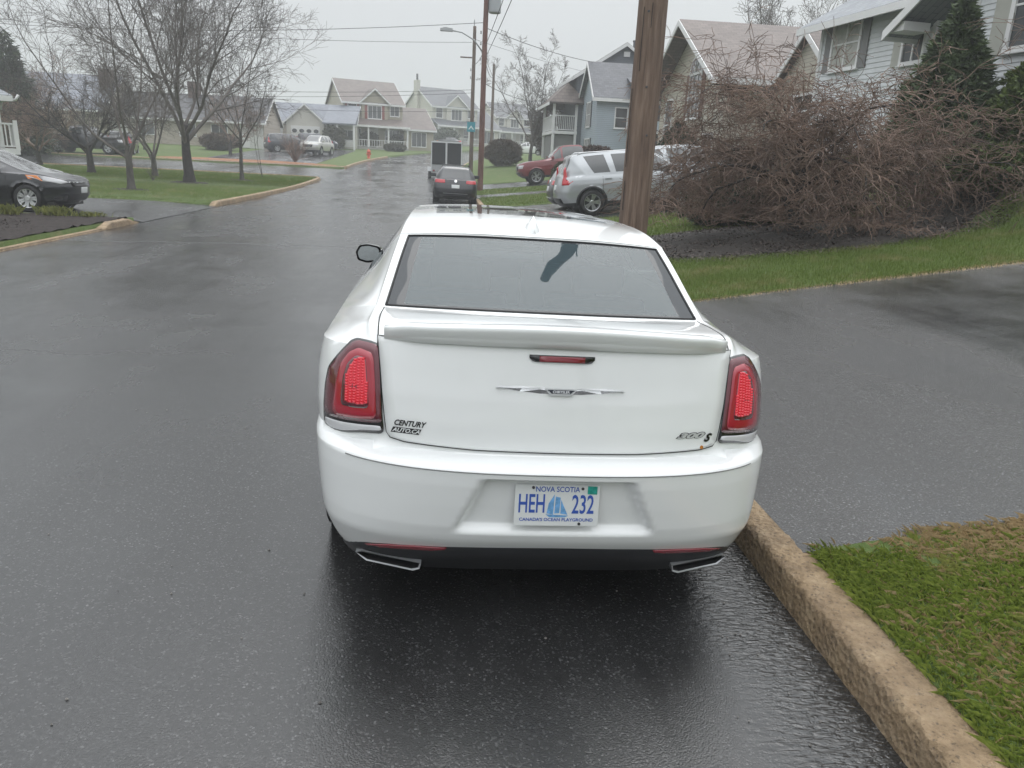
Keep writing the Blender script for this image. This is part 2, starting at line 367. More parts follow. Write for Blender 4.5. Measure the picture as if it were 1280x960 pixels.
sheet('driveway', list(np.arange(-40, -7.40, .8))+[-7.30, -7.00], lin(18.48, 24.42, 8), lambda X, Y: np.where(X > -7.10, road_z(X, Y)+.01, lawn_z(X, Y)-.06*sstep(-9, -7.10, X)), 'worn_asphalt')
sheet('driveway', lin(-18, -9.6, 8), lin(57.0, 88, 16), lambda X, Y: lawn_z(X, Y)+.02, 'worn_asphalt')

# kerbs -----------------------------------------------------------------
def kerb(y0, y1, side, x_face, hgt, step, taper0=0., taper1=0., wob=.0022, label=None):
    """side +1: kerb stands on the right of the road"""
    n = max(2, int((y1-y0)/step)+1); ys = np.linspace(y0, y1, n)
    prof = [(0, -.2), (.004, -.03), (.010, .04), (.014, hgt-.035), (.022, hgt-.012), (.042, hgt-.002), (.08, hgt+.002), (.12, hgt+.004), (.16, hgt+.004), (.19, hgt-.005), (.20, -.2)]
    rr = np.random.default_rng(int(abs(y0*10))+3)
    V = []
    jit = rr.normal(0, 1, (n, len(prof), 2))
    k = np.ones(5)/5
    lf = np.stack([np.convolve(rr.normal(0, 1, n+4), k, 'valid') for _ in range(2)], 1)
    for i, y in enumerate(ys):
        t = 1.
        if taper0 and y-y0 < taper0: t = .15+.85*(y-y0)/taper0
        if taper1 and y1-y < taper1: t = .15+.85*(y1-y)/taper1
        zb = float(road_z(x_face+float(bend(y)), y)) if side > 0 else float(road_z(x_face+float(bend(y)), y))
        for j, (dx, z) in enumerate(prof):
            wz = wob if 2 <= j <= 9 else 0
            z2 = z*t if z > 0 else z
            V.append((x_face+float(bend(y))+side*(dx+jit[i, j, 0]*wz*.5+lf[i, 0]*wz*1.2), y, zb+z2+jit[i, j, 1]*wz*.35+lf[i, 1]*wz*.6))
    F = [tuple(f) for f in grid_faces(n, len(prof))]
    m_ = len(prof); F += [tuple(range(m_)), tuple(range((n-1)*m_, n*m_))]
    o = link_mesh('kerb', V, F, 'kerb_concrete', None, True); tag(o, kind='structure'); return o
kerb(-3, .62, 1, 1.455, .152, .025); kerb(.625, 3.65, 1, 1.455, .152, .025); kerb(3.655, 8.1, 1, 1.455, .15, .05, 0, 0)
kerb(8.105, 13.5, 1, 1.455, .15, .2); kerb(13.51, 19.4, 1, 1.455, .15, .2, 0, .6)
kerb(27.1, 33.5, 1, 1.455, .15, .25, .5, .5); kerb(36.3, 39.9, 1, 1.455, .15, .25, .5, .5); kerb(44.6, 75, 1, 1.455, .15, .5, .5, 0)
kerb(16.4, 18.3, -1, -7.02, .13, .1, .5, .5, .008)
kerb(24.3, 45.6, -1, -7.02, .15, .2, .4, .2); kerb(58.2, 78, -1, -7.02, .15, .5)
kerb(-12, 16.35, -1, -7.02, .03, .3)
# side-street kerbs run along x
def kerb_x(pts, hgt=.14):
    pts = np.array(pts, float); n = 60; tt = np.linspace(0, len(pts)-1, n); P = np.stack([np.interp(tt, range(len(pts)), pts[:, k]) for k in (0, 1)], 1)
    d = np.gradient(P, axis=0); d /= np.linalg.norm(d, axis=1, keepdims=True); nr = np.stack([-d[:, 1], d[:, 0]], 1)
    prof = [(0, -.2), (.01, hgt-.02), (.03, hgt), (.17, hgt+.005), (.2, -.2)]; V = []
    for p, q in zip(P, nr):
        zb = float(lawn_z(p[0], p[1]))-.09
        for dx, z in prof: V.append((p[0]+q[0]*dx, p[1]+q[1]*dx, zb+z))
    tag(link_mesh('kerb', V, grid_faces(n, 5), 'kerb_concrete', None, True), kind='structure')
kerb_x([(-7.05, 45.5), (-7.30, 46.2), (-8.6, 46.5), (-12, 46.55), (-40, 46.55)][::1])
kerb_x([(-40, 57.0), (-12, 57.0), (-8.8, 57.1), (-7.40, 57.5), (-7.05, 58.3)])

# beds ------------------------------------------------------------------
mat('mulch_dark', (.022, .017, .014), .7, var=.5, vscale=30, bump=1., bscale=60)
mat('mulch_wet', (.028, .022, .02), .8, spec=.2, var=.5, vscale=12, bump=1., bscale=25)
mat('mulch_red', (.26, .12, .06), .8, var=.35, vscale=8, bump=.6, bscale=30)
mat('leaf_litter', (.05, .042, .038), .45, var=.5, vscale=25, col2=(.12, .09, .075))
def bed(name, cx, cy_, rx, ry, mt, h=.05, seed=1, n=40, rz=0, kind='structure'):
    rr = np.random.default_rng(seed); ph = rr.uniform(0, 6, 4); V = []; K = 9
    for k in range(K+1):
        for i in range(n):
            a = 2*math.pi*i/n; q = k/K*(1+.08*math.sin(3*a+ph[0])+.05*math.sin(5*a+ph[1])+.03*math.sin(11*a+ph[2]))
            dx, dy = q*rx*math.cos(a), q*ry*math.sin(a); x = cx+dx*math.cos(rz)-dy*math.sin(rz); y = cy_+dx*math.sin(rz)+dy*math.cos(rz)
            e = k/K; V.append((x, y, float(lawn_z(x, y))+.016+h*(1-e**4)-.06*(k == K)+rr.normal(0, .012)*(k < K)))
    F = [(k*n+i, k*n+(i+1) % n, (k+1)*n+(i+1) % n, (k+1)*n+i) for k in range(K) for i in range(n)]
    return tag(link_mesh(name, V, F, mt, None, True), kind=kind)
bed('garden_soil', 6.0, 12.4, 3.5, 2.3, 'mulch_dark', .06, 3)
rs_ = np.random.default_rng(8); gxs = np.linspace(-17, -7.23, 60); gys = np.linspace(7.5, 18.3, 60); Jm = rs_.normal(0, .012, (60, 60)); sheet('garden_soil', gxs, gys, lambda X, Y: lawn_z(X, Y)+.03+Jm-.06*(Y > 18.2), 'mulch_wet')
bed('mulch_strip', -14.5, 59.2, 6.6, 1.35, 'mulch_red', .06, 6)
for x, y, r in ((-11.4, 29.3, .7), (-11.6, 36.5, .9), (-10.2, 40.4, .6)): bed('mulch_ring', x, y, r, r*.8, 'mulch_dark', .03, int(r*10))
# ------------------------------------------------------------------ vehicle surfaces
def crom(P, k):
    """Catmull-Rom refine along axis 0"""
    P = np.asarray(P, float); n = len(P)
    E = np.concatenate([2*P[:1]-P[1:2], P, 2*P[-1:]-P[-2:-1]]); out = []
    for i in range(n-1):
        p0, p1, p2, p3 = E[i], E[i+1], E[i+2], E[i+3]
        for t in np.arange(k)/k:
            out.append(.5*((2*p1)+(-p0+p2)*t+(2*p0-5*p1+4*p2-p3)*t*t+(-p0+3*p1-3*p2+p3)*t**3))
    out.append(P[-1]); return np.array(out)
class Body:
    """car body: rear at y=0, nose at y=L.  Lower shell of plan outlines, upper shell of cross rows"""
    def __init__(s, prof, Lc, Dr=.55, Df=.6, n=3.2, belt_r=None, belt_f=None, nf=2.8):
        # prof rows: (z, y_rear, y_front_inset, W)
        s.p = np.array(prof, float); s.p = s.p if s.p.shape[1] > 4 else np.c_[s.p, np.full(len(s.p), n)]; s.L = Lc; s.Dr, s.Df, s.n, s.nf = Dr, Df, n, nf
        s.belt_r = belt_r; s.belt_f = belt_f
    def at(s, z, k): return np.interp(z, s.p[:, 0], s.p[:, k])
    def rear_y(s, x, z):
        a = np.clip(np.abs(x)/s.at(z, 3), 0, .9999); n = s.at(z, 4); return s.at(z, 1)+s.Dr*(1-(1-a**n)**(1/n))
    def front_y(s, x, z):
        a = np.clip(np.abs(x)/s.at(z, 3), 0, .9999); return s.L-s.at(z, 2)-s.Df*(1-(1-a**s.nf)**(1/s.nf))
    def half_outline(s, zrow, na, nb, ns, nside):
        """zrow(u)-> z for u in 0..1 rear arc,1..2 side,2..3 front arc"""
        pts = []
        A = np.linspace(0, .8, na)
        def arc(rear):
            n = s.n if rear else s.nf; b0 = (1-.8**n)**(1/n); a2 = (1-np.linspace(b0, 0, nb+1)[1:]**n)**(1/n)
            return np.concatenate([A, a2])
        ar = arc(True); D = []
        for i, a in enumerate(ar):
            z = zrow(i/(len(ar)-1)); W = s.at(z, 3); nz = s.at(z, 4); D.append((a*W, s.at(z, 1)+s.Dr*(1-max(0, 1-a**nz)**(1/nz)), z))
        af = arc(False)[::-1]; Fp = []
        for i, a in enumerate(af):
            z = zrow(2+i/(len(af)-1)); W = s.at(z, 3); Fp.append((a*W, s.L-s.at(z, 2)-s.Df*(1-max(0, 1-a**s.nf)**(1/s.nf)), z))
        S = []
        for j in range(1, nside):
            t = j/nside; z = zrow(1+t); S.append((s.at(z, 3), D[-1][1]*(1-t)+Fp[0][1]*t, z))
        return np.array(D+S+Fp)
    def shell(s, zs, zb, na=12, nb=8, nside=60, wheels=(), wr=.37, recess=None):
        """zs fractions 0..1 -> z from bottom to belt zb(u).  Returns verts(grid full width), faces list"""
        zbot = s.p[0, 0]; rows = []
        for f in zs:
            rows.append(s.half_outline(lambda u: zbot+(zb(u)-zbot)*f, na, nb, 0, nside))
        Gd = np.array(rows)                        # rows x pts x 3
        if recess is not None: Gd[:, :, 1] += recess(Gd[:, :, 0], Gd[:, :, 2])*(Gd[:, :, 1] < 1.0)
        # snap to the wheel arches
        kill = np.zeros(Gd.shape[:2], bool)
        for wy, wz in wheels:
            dy = Gd[:, :, 1]-wy; dz = Gd[:, :, 2]-wz; d = np.hypot(dy, dz); side = np.abs(Gd[:, :, 0]) > s.at(Gd[:, :, 2], 3)*.9
            ins = (d < wr) & side; kill |= ins & (d < wr-.06)
            near = side & (np.abs(d-wr) <= .06); f = np.where(near, wr/np.maximum(d, 1e-6), 1); Gd[:, :, 1] = wy+dy*f; Gd[:, :, 2] = wz+dz*f if False else np.where(near, wz+dz*f, Gd[:, :, 2]); Gd[:, :, 1] = np.where(near, wy+dy*f, wy+dy)
        m_ = Gd.shape[1]; Lf = Gd[:, 1:-1][:, ::-1].copy(); Lf[:, :, 0] *= -1
        Kl = kill[:, 1:-1][:, ::-1]
        A = np.concatenate([Gd, Lf], 1); K = np.concatenate([kill, Kl], 1)   # closed loop
        nr, nc = A.shape[:2]; F = []
        for i in range(nr-1):
            for j in range(nc):
                q = (j+1) % nc
                if K[i, j] or K[i, q] or K[i+1, j] or K[i+1, q]: continue
                F.append((i*nc+j, i*nc+q, (i+1)*nc+q, (i+1)*nc+j))
        s.outl = Gd[-1]
        return A.reshape(-1, 3), F, Gd
def ring_patch(poly, fn, off, K=4, dome=0., rim=.004):
    """star-shaped (x,z) outline mapped on surface y=fn(x,z), raised by off toward -y (rear) ; rim folds back"""
    P = np.array(poly, float); c = P.mean(0); n = len(P); V = [(c[0], float(fn(c[0], c[1]))-off-dome, c[1])]
    for k in range(1, K+1):
        q = c+(P-c)*k/K
        for x, z in q: V.append((x, float(fn(x, z))-off-dome*(1-(k/K)**2), z))
    for x, z in P: V.append((x, float(fn(x, z))-off+np.sign(off if off else 1)*rim*2, z))
    F = [(0, 1+i, 1+(i+1) % n) for i in range(n)]
    for k in range(K): F += [(1+k*n+i, 1+(k+1)*n+i, 1+(k+1)*n+(i+1) % n, 1+k*n+(i+1) % n) for i in range(n)]
    return V, F
def dense(poly, st=.02, closed=True):
    P = [np.array(p, float) for p in poly]; out = []
    for a, b in zip(P, P[1:]+(P[:1] if closed else [])):
        k = max(1, int(np.linalg.norm(b-a)/st)); out += [a+(b-a)*i/k for i in range(k)]
    if not closed: out.append(P[-1])
    return out
def smooth_poly(poly, it=2):
    P = np.array(poly, float)
    for _ in range(it):
        Q = np.empty((2*len(P), 2)); N = np.roll(P, -1, 0); Q[0::2] = .86*P+.14*N; Q[1::2] = .14*P+.86*N; P = Q
    return P
def fixed(o, smooth=True, flip=None):
    bm = bmesh.new(); bm.from_mesh(o.data); bmesh.ops.remove_doubles(bm, verts=bm.verts, dist=1e-5); bmesh.ops.recalc_face_normals(bm, faces=bm.faces); bm.to_mesh(o.data); bm.free()
    return o

def wheel(parent, x, y, r, wd, side, rim_r, style=5, rim_mat='alloy', n=32):
    e = empty('wheel', (x, y, r)); e.parent = parent
    t = MB(); h = wd/2
    t.lathe([(rim_r, -h), (rim_r+.02, -h-.004), (r-.04, -h-.002), (r-.008, -h+.025), (r, -h+.05), (r, h-.05), (r-.008, h-.025), (r-.04, h+.002), (rim_r+.02, h+.004), (rim_r, h)], axis='x', n=n)
    t.build('tyre', 'tyre', e, True)
    m_ = MB(); s = side
    m_.lathe([(rim_r, -h*s), (rim_r-.02, -h*.6*s), (rim_r-.03, h*.3*s), (rim_r-.012, h*.92*s), (rim_r, h*.98*s)], axis='x', n=n)
    for k in range(style):
        a = 2*math.pi*k/style; ca, sa = math.cos(a), math.sin(a)
        for q in ((-.16, .16) if style > 5 else (-.2, .2)):
            c2, s2 = math.cos(a+q), math.sin(a+q); w2 = .022
            V = []
            for rad, xx, ww in ((.05, .75, .03), (rim_r-.015, .88, .022)):
                bx, bz = (ca if rad < .1 else c2)*rad, (sa if rad < .1 else s2)*rad
                for d, dx in ((-ww, 0), (ww, 0), (ww, -.05), (-ww, -.05)): V.append((s*(h*xx+dx), bx-d*sa, bz+d*ca))
            m_.add(V, [(0, 1, 5, 4), (1, 2, 6, 5), (2, 3, 7, 6), (3, 0, 4, 7), (4, 5, 6, 7)])
    m_.lathe([(.0, h*.86*s), (.05, h*.86*s), (.07, h*.7*s), (.07, h*.2*s)], axis='x', n=12)
    m_.build('rim', rim_mat, e)
    d = MB(); d.lathe([(0, -h*.2*s), (rim_r-.03, -h*.2*s)], axis='x', n=24); d.build('brake_disc', 'steel_dark', e)
    return e

# ------------------------------------------------------------------ the white sedan
def white_sedan():
    car = empty('white_sedan', (.416, 2.384, 0), rot=(0, R(1.24), 0), label='large white four-door sedan parked by the kerb, its back to the camera', cat='car')
    prof = [(.24, .085, .30, .815, 4.2), (.30, .045, .2, .845, 4.0), (.36, .012, .12, .868, 3.7), (.40, -.014, .08, .878, 3.5), (.46, -.030, .05, .888, 3.2), (.54, -.038, .03, .898, 2.95), (.62, -.042, .02, .905, 2.8), (.672, -.042, .02, .909, 2.7), (.684, -.034, .02, .91, 2.7), (.692, -.012, .02, .911, 2.75), (.699, .045, .02, .912, 2.8), (.706, .072, .02, .913, 2.9),
            (.80, .082, .04, .918, 3.), (.90, .10, .1, .916, 3.), (.97, .117, .2, .908, 3.), (1.02, .128, .3, .897, 3.), (1.06, .137, .4, .88, 3.), (1.095, .145, .5, .86, 3.), (1.2, .16, .5, .8, 3.)]
    B = Body(prof, 5.05, .55, .6, 2.7)
    def zb(u):
        if u <= 1: return float(np.interp(u, [0, .45, .62, .75, 1], [1.095, 1.093, 1.07, 1.04, 1.0]))
        if u <= 2: return float(np.interp(u-1, [0, .3, .7, 1], [1.0, 1.03, 1.0, .93]))
        return float(np.interp(u-2, [0, 1], [.93, .90]))
    def rec(x, z):   # recess for the number plate
        top, bot = .655, .445; hw = .26+(.655-z)/.21*.095
        return .038*sstep(0, .03, hw-np.abs(x)+.012)*sstep(0, .014, top-z)*sstep(0, .035, z-bot+.012)
    zf = np.array(sorted(set(list(np.linspace(0, 1, 46))+list((np.linspace(.66, .712, 14)-.24)/.857)+list((np.linspace(.43, .665, 22)-.24)/.857))))
    wy = (1.02, 4.07)
    V, F, Gd = B.shell(zf, zb, 44, 16, 90, [(wy[0], .36), (wy[1], .36)], .385, rec)
    V = np.array(V); zc = V[:, 2]
    low, bump_f, body_f = [], [], []
    for f in F:
        z = zc[list(f)].mean(); y = V[list(f), 1].mean(); x = abs(V[list(f), 0].mean())
        edge = .262 if y < .62 else .27
        (low if z < edge else bump_f if (z < .704 and y < .62) else body_f).append(f)
    def sub(name, fs, mt, parent=car):
        used = sorted({i for f in fs for i in f}); mp = {a: b for b, a in enumerate(used)}
        return fixed(link_mesh(name, V[used], [tuple(mp[i] for i in f) for f in fs], mt, parent, True))
    sub('lower_valance', low, 'trim_black')
    xv = np.linspace(-.80, .80, 83); VV = []
    for x in xv:
        e = abs(x); top = float(np.interp(e, [0, .3, .5, .6, .68, .72, .75, .775, .80], [.374, .371, .364, .355, .338, .320, .298, .270, .245]))
        for k in range(7): z = .235+(top-.235)*k/6; VV.append((x, float(B.rear_y(x, z))-.006*(k < 6)+.004*(k == 6)-.004*math.sin(k/6*3.14), z))
    fixed(link_mesh('rear_valance', VV, grid_faces(83, 7), 'trim_black', car, True)); sub('rear_bumper', bump_f, 'car_white')
    # upper shell -------------------------------------------------
    out = Gd[-1]
    def on_out(x, y=None):
        k = np.argmin(np.abs(out[:, 0]-x)+(np.abs(out[:, 1]-.3) > .6)*9) if y is None else np.argmin(np.abs(out[:, 1]-y)+(out[:, 0] < .6)*9)
        return out[k]
    def bl(y): p = on_out(0, y); return (p[0], p[1], p[2])
    T = []
    T.append([on_out(0), on_out(.33), on_out(.655), on_out(.72), on_out(.81), bl(.72)])
    T.append([(0, .24, 1.135), (.33, .25, 1.132), (.66, .31, 1.110), (.715, .37, 1.100), (.80, .52, 1.062), bl(.86)])
    T.append([(0, .42, 1.132), (.33, .42, 1.130), (.665, .46, 1.114), (.715, .52, 1.105), (.80, .67, 1.066), bl(.98)])
    T.append([(0, .575, 1.112), (.33, .58, 1.112), (.664, .625, 1.108), (.71, .68, 1.108), (.797, .80, 1.074), bl(1.08)])
    T.append([(0, .61, 1.122), (.33, .615, 1.122), (.661, .66, 1.118), (.706, .71, 1.117), (.794, .83, 1.08), bl(1.11)])
    T.append([(0, .79, 1.214), (.33, .79, 1.21), (.64, .82, 1.197), (.69, .865, 1.186), (.78, .97, 1.10), bl(1.21)])
    T.append([(0, .97, 1.300), (.32, .97, 1.295), (.617, .99, 1.284), (.668, 1.02, 1.268), (.766, 1.12, 1.14), bl(1.33)])
    T.append([(0, 1.14, 1.372), (.31, 1.14, 1.37), (.594, 1.14, 1.358), (.649, 1.17, 1.338), (.757, 1.27, 1.18), bl(1.46)])
    T.append([(0, 1.18, 1.392), (.31, 1.18, 1.39), (.590, 1.185, 1.374), (.646, 1.21, 1.352), (.754, 1.31, 1.19), bl(1.52)])
    T.append([(0, 1.5, 1.438), (.30, 1.5, 1.434), (.575, 1.5, 1.414), (.632, 1.5, 1.39), (.75, 1.6, 1.21), bl(1.75)])
    T.append([(0, 2.0, 1.446), (.30, 2.0, 1.441), (.57, 2.0, 1.422), (.625, 2.0, 1.396), (.755, 2.05, 1.21), bl(2.1)])
    T.append([(0, 2.6, 1.432), (.30, 2.6, 1.427), (.565, 2.6, 1.408), (.615, 2.6, 1.38), (.76, 2.62, 1.20), bl(2.62)])
    T.append([(0, 2.95, 1.40), (.30, 2.95, 1.395), (.555, 2.93, 1.375), (.605, 2.92, 1.35), (.76, 2.95, 1.18), bl(2.95)])
    T.append([(0, 3.75, 1.085), (.33, 3.73, 1.085), (.64, 3.62, 1.075), (.70, 3.58, 1.065), (.81, 3.55, 1.03), bl(3.6)])
    T.append([(0, 3.85, 1.065), (.33, 3.83, 1.065), (.66, 3.72, 1.055), (.72, 3.70, 1.045), (.83, 3.68, 1.015), bl(3.75)])
    T.append([(0, 4.5, 1.02), (.33, 4.5, 1.015), (.62, 4.4, .99), (.70, 4.35, .98), (.82, 4.3, .96), bl(4.25)])
    T.append([out[-1], out[np.argmin(np.abs(out[:, 0]-.33)+(out[:, 1] < 3)*9)], out[np.argmin(np.abs(out[:, 0]-.62)+(out[:, 1] < 3)*9)], out[np.argmin(np.abs(out[:, 0]-.72)+(out[:, 1] < 3)*9)], out[np.argmin(np.abs(out[:, 0]-.82)+(out[:, 1] < 3)*9)], bl(4.5)])
    T = np.array([[tuple(p) for p in r] for r in T]); KR, KC = 7, 7
    U = crom(T, KR); U = np.swapaxes(crom(np.swapaxes(U, 0, 1), KC), 0, 1)
    def along(ia, ib, n):      # n+1 points on the belt polyline between two of its vertices
        seg = out[ia:ib+1]; d = np.r_[0, np.cumsum(np.linalg.norm(np.diff(seg, axis=0), axis=1))]; t = np.linspace(0, d[-1], n+1)
        return np.stack([np.interp(t, d, seg[:, k]) for k in range(3)], 1)
    vi = lambda p: int(np.argmin(np.linalg.norm(out-np.array(p), axis=1)))
    row0 = np.concatenate([along(vi(T[0, k]), vi(T[0, k+1]), KC)[:-1] for k in range(5)]+[[T[0, 5]]])
    dl = row0-U[0]
    for i in range(KR*2): U[i] += dl*(1-i/(KR*2))**2
    edge = np.concatenate([along(vi(T[k, 5]), vi(T[k+1, 5]), KR)[:-1] for k in range(len(T)-1)]+[[T[-1, 5]]])
    dl = edge-U[:, -1]
    for j in range(KC): U[:, -1-j] += dl*(1-j/KC)**2
    mir = U[:, :0:-1].copy(); mir[:, :, 0] *= -1; A = np.concatenate([mir, U], 1); nr, nc = A.shape[:2]; c0 = (nc-1)//2
    AV = A.reshape(-1, 3); groups = {'body': [], 'rear_window': [], 'window_border': [], 'windshield': [], 'g0': [], 'g1': [], 'roof_glass': []}
    for i in range(nr-1):
        r = i/KR
        for j in range(nc-1):
            cc = abs((j+.5)-c0)/KC; f = (i*nc+j, (i+1)*nc+j, (i+1)*nc+j+1, i*nc+j+1); k = 'body'
            if 4 <= r < 7 and cc < 2: k = 'window_border' if (cc > 1.72 or r >= 6.85 or r < 4.14) else 'rear_window'
            elif 12 <= r < 13 and cc < 2: k = 'windshield'
            elif 9.4 <= r < 11.9 and cc < 1.6: k = 'roof_glass'
            elif 3.2 < cc < 4.75 and 8.7 <= r < 10.4: k = 'g0'
            elif 3.2 < cc < 4.75 and 10.7 <= r < 12.6: k = 'g1'
            groups[k].append((f, j > c0))
    def sub2(name, fs, mt, off=0):
        used = sorted({i for f in fs for i in f}); mp = {a: b for b, a in enumerate(used)}
        return fixed(link_mesh(name, AV[used]+np.array([0, 0, off]), [tuple(mp[i] for i in f) for f in fs], mt, car, True))
    nb_ = len(V); BV = np.concatenate([V, AV]); BF = body_f+[tuple(i+nb_ for i in f) for f, _ in groups['body']]
    used = sorted({i for f in BF for i in f}); mp = {a: b for b, a in enumerate(used)}
    fixed(link_mesh('body', BV[used], [tuple(mp[i] for i in f) for f in BF], 'car_white', car, True))
    rw = sub2('rear_window', [f for f, _ in groups['rear_window']], 'car_glass')
    wb = sub2('window_border', [f for f, _ in groups['window_border']], 'frit_glass'); wb.parent = rw
    sub2('windshield', [f for f, _ in groups['windshield']], 'car_glass'); sub2('sunroof', [f for f, _ in groups['roof_glass']], 'dark_glass')
    for g_ in ('g0', 'g1'):
        for sd_ in (True, False): sub2('side_window', [f for f, s_ in groups[g_] if s_ == sd_], 'car_glass')
    # black rubber round the rear window
    ring = [A[4*KR, c0+j] for j in range(-2*KC, 2*KC+1)]+[A[i, c0+2*KC] for i in range(4*KR, 7*KR+1)]+[A[7*KR, c0+j] for j in range(2*KC, -2*KC-1, -1)]+[A[i, c0-2*KC] for i in range(7*KR, 4*KR-1, -1)]
    MB().tube([p+np.array([0, -.001, .001]) for p in ring], .005, 6).build('window_seal', 'seam_black', rw, True)
    fy = B.rear_y
    # trunk lid ----------------------------------------------------
    half = [(0, .716), (.30, .718), (.55, .728), (.602, .738), (.616, .757), (.622, .80), (.633, .88), (.643, .97), (.655, 1.06), (.66, 1.088), (.4, 1.089), (0, 1.089)]
    lid = dense(half+[(-x, z) for x, z in half[-2:0:-1]], .02)
    Vl, Fl = ring_patch(lid, fy, .006, 14, .004, .006)
    tl = fixed(link_mesh('trunk_lid', Vl, Fl, 'car_white', car, True))
    # lid continues over the deck
    dk = [(i, j) for i in range(0, 4*KR-3) for j in range(c0-2*KC, c0+2*KC+1)]; ii = sorted({i for i, _ in dk}); jj = sorted({j for _, j in dk})
    DV = np.array([[A[i, j]+np.array([0, 0, .005]) for j in jj] for i in ii]); link_mesh('deck_panel', DV.reshape(-1, 3), grid_faces(len(ii), len(jj)), 'car_white', tl, True)
    seam = [(x, fy(x, z)-.0035, z) for x, z in dense(half[::-1]+[(-x, z) for x, z in half[1:]], .02, False)]
    MB().tube(seam, .0032, 5).build('lid_seam', 'seam_black', tl, True)
    for s in (1, -1): MB().tube([A[i, c0+s*2*KC]+np.array([s*.002, 0, .004]) for i in range(0, 4*KR-2)], .003, 5).build('deck_seam', 'seam_black', tl, True)
    # lip spoiler --------------------------------------------------
    xs = np.linspace(-.635, .635, 41); SV = []
    for x in xs:
        e = abs(x)/.635; t = 1-.55*sstep(.80, 1.0, e); y0 = float(fy(x, 1.08)); zb_ = 1.087-.010*e*e; zt = 1.168-.028*e**2-.012*sstep(.85, 1, e)
        pr = [(.07, zb_+.004), (.0, zb_), (-.020*t, zb_+.006), (-.036*t, zt-.020), (-.038*t, zt-.006), (-.028*t, zt), (.03, zt-.004), (.12, zt-.022), (.20, 1.137-.020*e*e), (.20, 1.10), (.07, 1.08)]
        for dy, z in pr: SV.append((x, y0+dy, z))
    n_ = 11; SF = [tuple(f) for f in grid_faces(41, n_)]+[(i*n_+n_-1, i*n_, (i+1)*n_, (i+1)*n_+n_-1) for i in range(40)]+[tuple(range(n_)), tuple(range(40*n_, 41*n_))]
    fixed(link_mesh('spoiler', SV, SF, 'car_white', car, True))
    # tail lights --------------------------------------------------
    TLp = [(.655, 1.060), (.697, 1.064), (.737, 1.064), (.762, 1.051), (.788, 1.022), (.814, .990), (.850, .938), (.863, .868), (.867, .797), (.868, .744), (.867, .722), (.858, .711), (.825, .710), (.784, .716), (.706, .736), (.625, .747), (.632, .811), (.638, .90), (.645, .983)]
    RED = [(.657, 1.056), (.697, 1.060), (.735, 1.060), (.758, 1.047), (.784, 1.018), (.810, .986), (.845, .935), (.858, .868), (.862, .797), (.862, .757), (.75, .773), (.634, .787), (.637, .83), (.642, .90), (.648, .983)]
    PIPE = [(.672, 1.026), (.727, 1.037), (.765, 1.014), (.800, .963), (.815, .89), (.826, .775), (.732, .787), (.655, .800), (.660, .9)]
    INN = [(.70, 1.008), (.737, 1.010), (.770, .975), (.787, .917), (.792, .822), (.737, .825), (.682, .834), (.690, .92)]
    LED = [(.702, 1.003), (.722, 1.008), (.747, .988), (.770, .946), (.774, .838), (.727, .841), (.687, .849), (.694, .93)]
    REV = [(.64, .775), (.75, .761), (.860, .744), (.860, .726), (.850, .717), (.825, .716), (.784, .724), (.706, .748), (.634, .759)]
    for s in (1, -1):
        t = empty('tail_light'); t.parent = car
        def pt(name, poly, off, mt, dome=0., par=t):
            Vp, Fp = ring_patch(dense(smooth_poly(poly), .02), fy, off, 6, dome, .008); Vp = np.array(Vp); Vp[:, 0] *= s
            return fixed(link_mesh(name, Vp, Fp, mt, par, True))
        pt('housing', TLp, .006, 'trim_gloss'); pt('outer_lens', RED, .010, 'red_lens_dark', .002); pt('light_pipe', PIPE, .0125, 'red_pipe', .002)
        pt('inner_bezel', INN, .0145, 'red_lens_dark', .001); pt('reversing_lens', REV, .0105, 'clear_lens', .003)
        lp = smooth_poly(LED); Lb = MB(); cols = np.linspace(.686, .776, 7); zs_ = np.arange(.840, 1.005, .0098)
        P2 = np.array(lp)
        def inside(x, z):
            r_ = False
            for a, b in zip(P2, np.roll(P2, -1, 0)):
                if (a[1] > z) != (b[1] > z) and x < (b[0]-a[0])*(z-a[1])/(b[1]-a[1])+a[0]: r_ = not r_
            return r_
        for ci in range(6):
            for z in zs_:
                x0, x1 = cols[ci]+.0018, cols[ci+1]-.0018; z2 = z+.003*(ci % 2); xm = (x0+x1)/2
                if not inside(xm, z2+.004): continue
                y = float(fy(xm, z2))-.0165
                q = [(s*x0, y-.001, z2+.001), (s*x1, y-.001, z2+.001), (s*(x1), y-.001, z2+.0082), (s*x0, y-.001, z2+.0082)]
                b_ = [(p[0], p[1]+.006, p[2]) for p in q]; mid = (s*xm, y-.004, z2+.0042)
                Lb.add(q+b_+[mid], [(0, 1, 8), (1, 2, 8), (2, 3, 8), (3, 0, 8), (0, 1, 5, 4), (1, 2, 6, 5), (2, 3, 7, 6), (3, 0, 4, 7)])
        lo = Lb.build('led_cluster', 'red_light', t); tag(lo, kind='stuff')
        pt('led_backing', LED, .0155, 'red_light')
    # high brake light, emblem, badges, plate ------------------------
    cb = [(-.118, 1.066), (.118, 1.066), (.118, 1.055), (.108, 1.045), (.095, 1.042), (-.095, 1.042), (-.108, 1.045), (-.118, 1.055)]
    Vp, Fp = ring_patch(dense(cb, .02), fy, .012, 3, .001); hb = fixed(link_mesh('high_brake_light', Vp, Fp, 'trim_gloss', car, True))
    Vp, Fp = ring_patch(dense([(-.082, 1.0635), (.082, 1.0635), (.082, 1.0435), (-.082, 1.0435)], .02), fy, .0155, 3, .001); fixed(link_mesh('red_strip', Vp, Fp, 'red_lens', hb, True))
    em = empty('wing_emblem'); em.parent = car
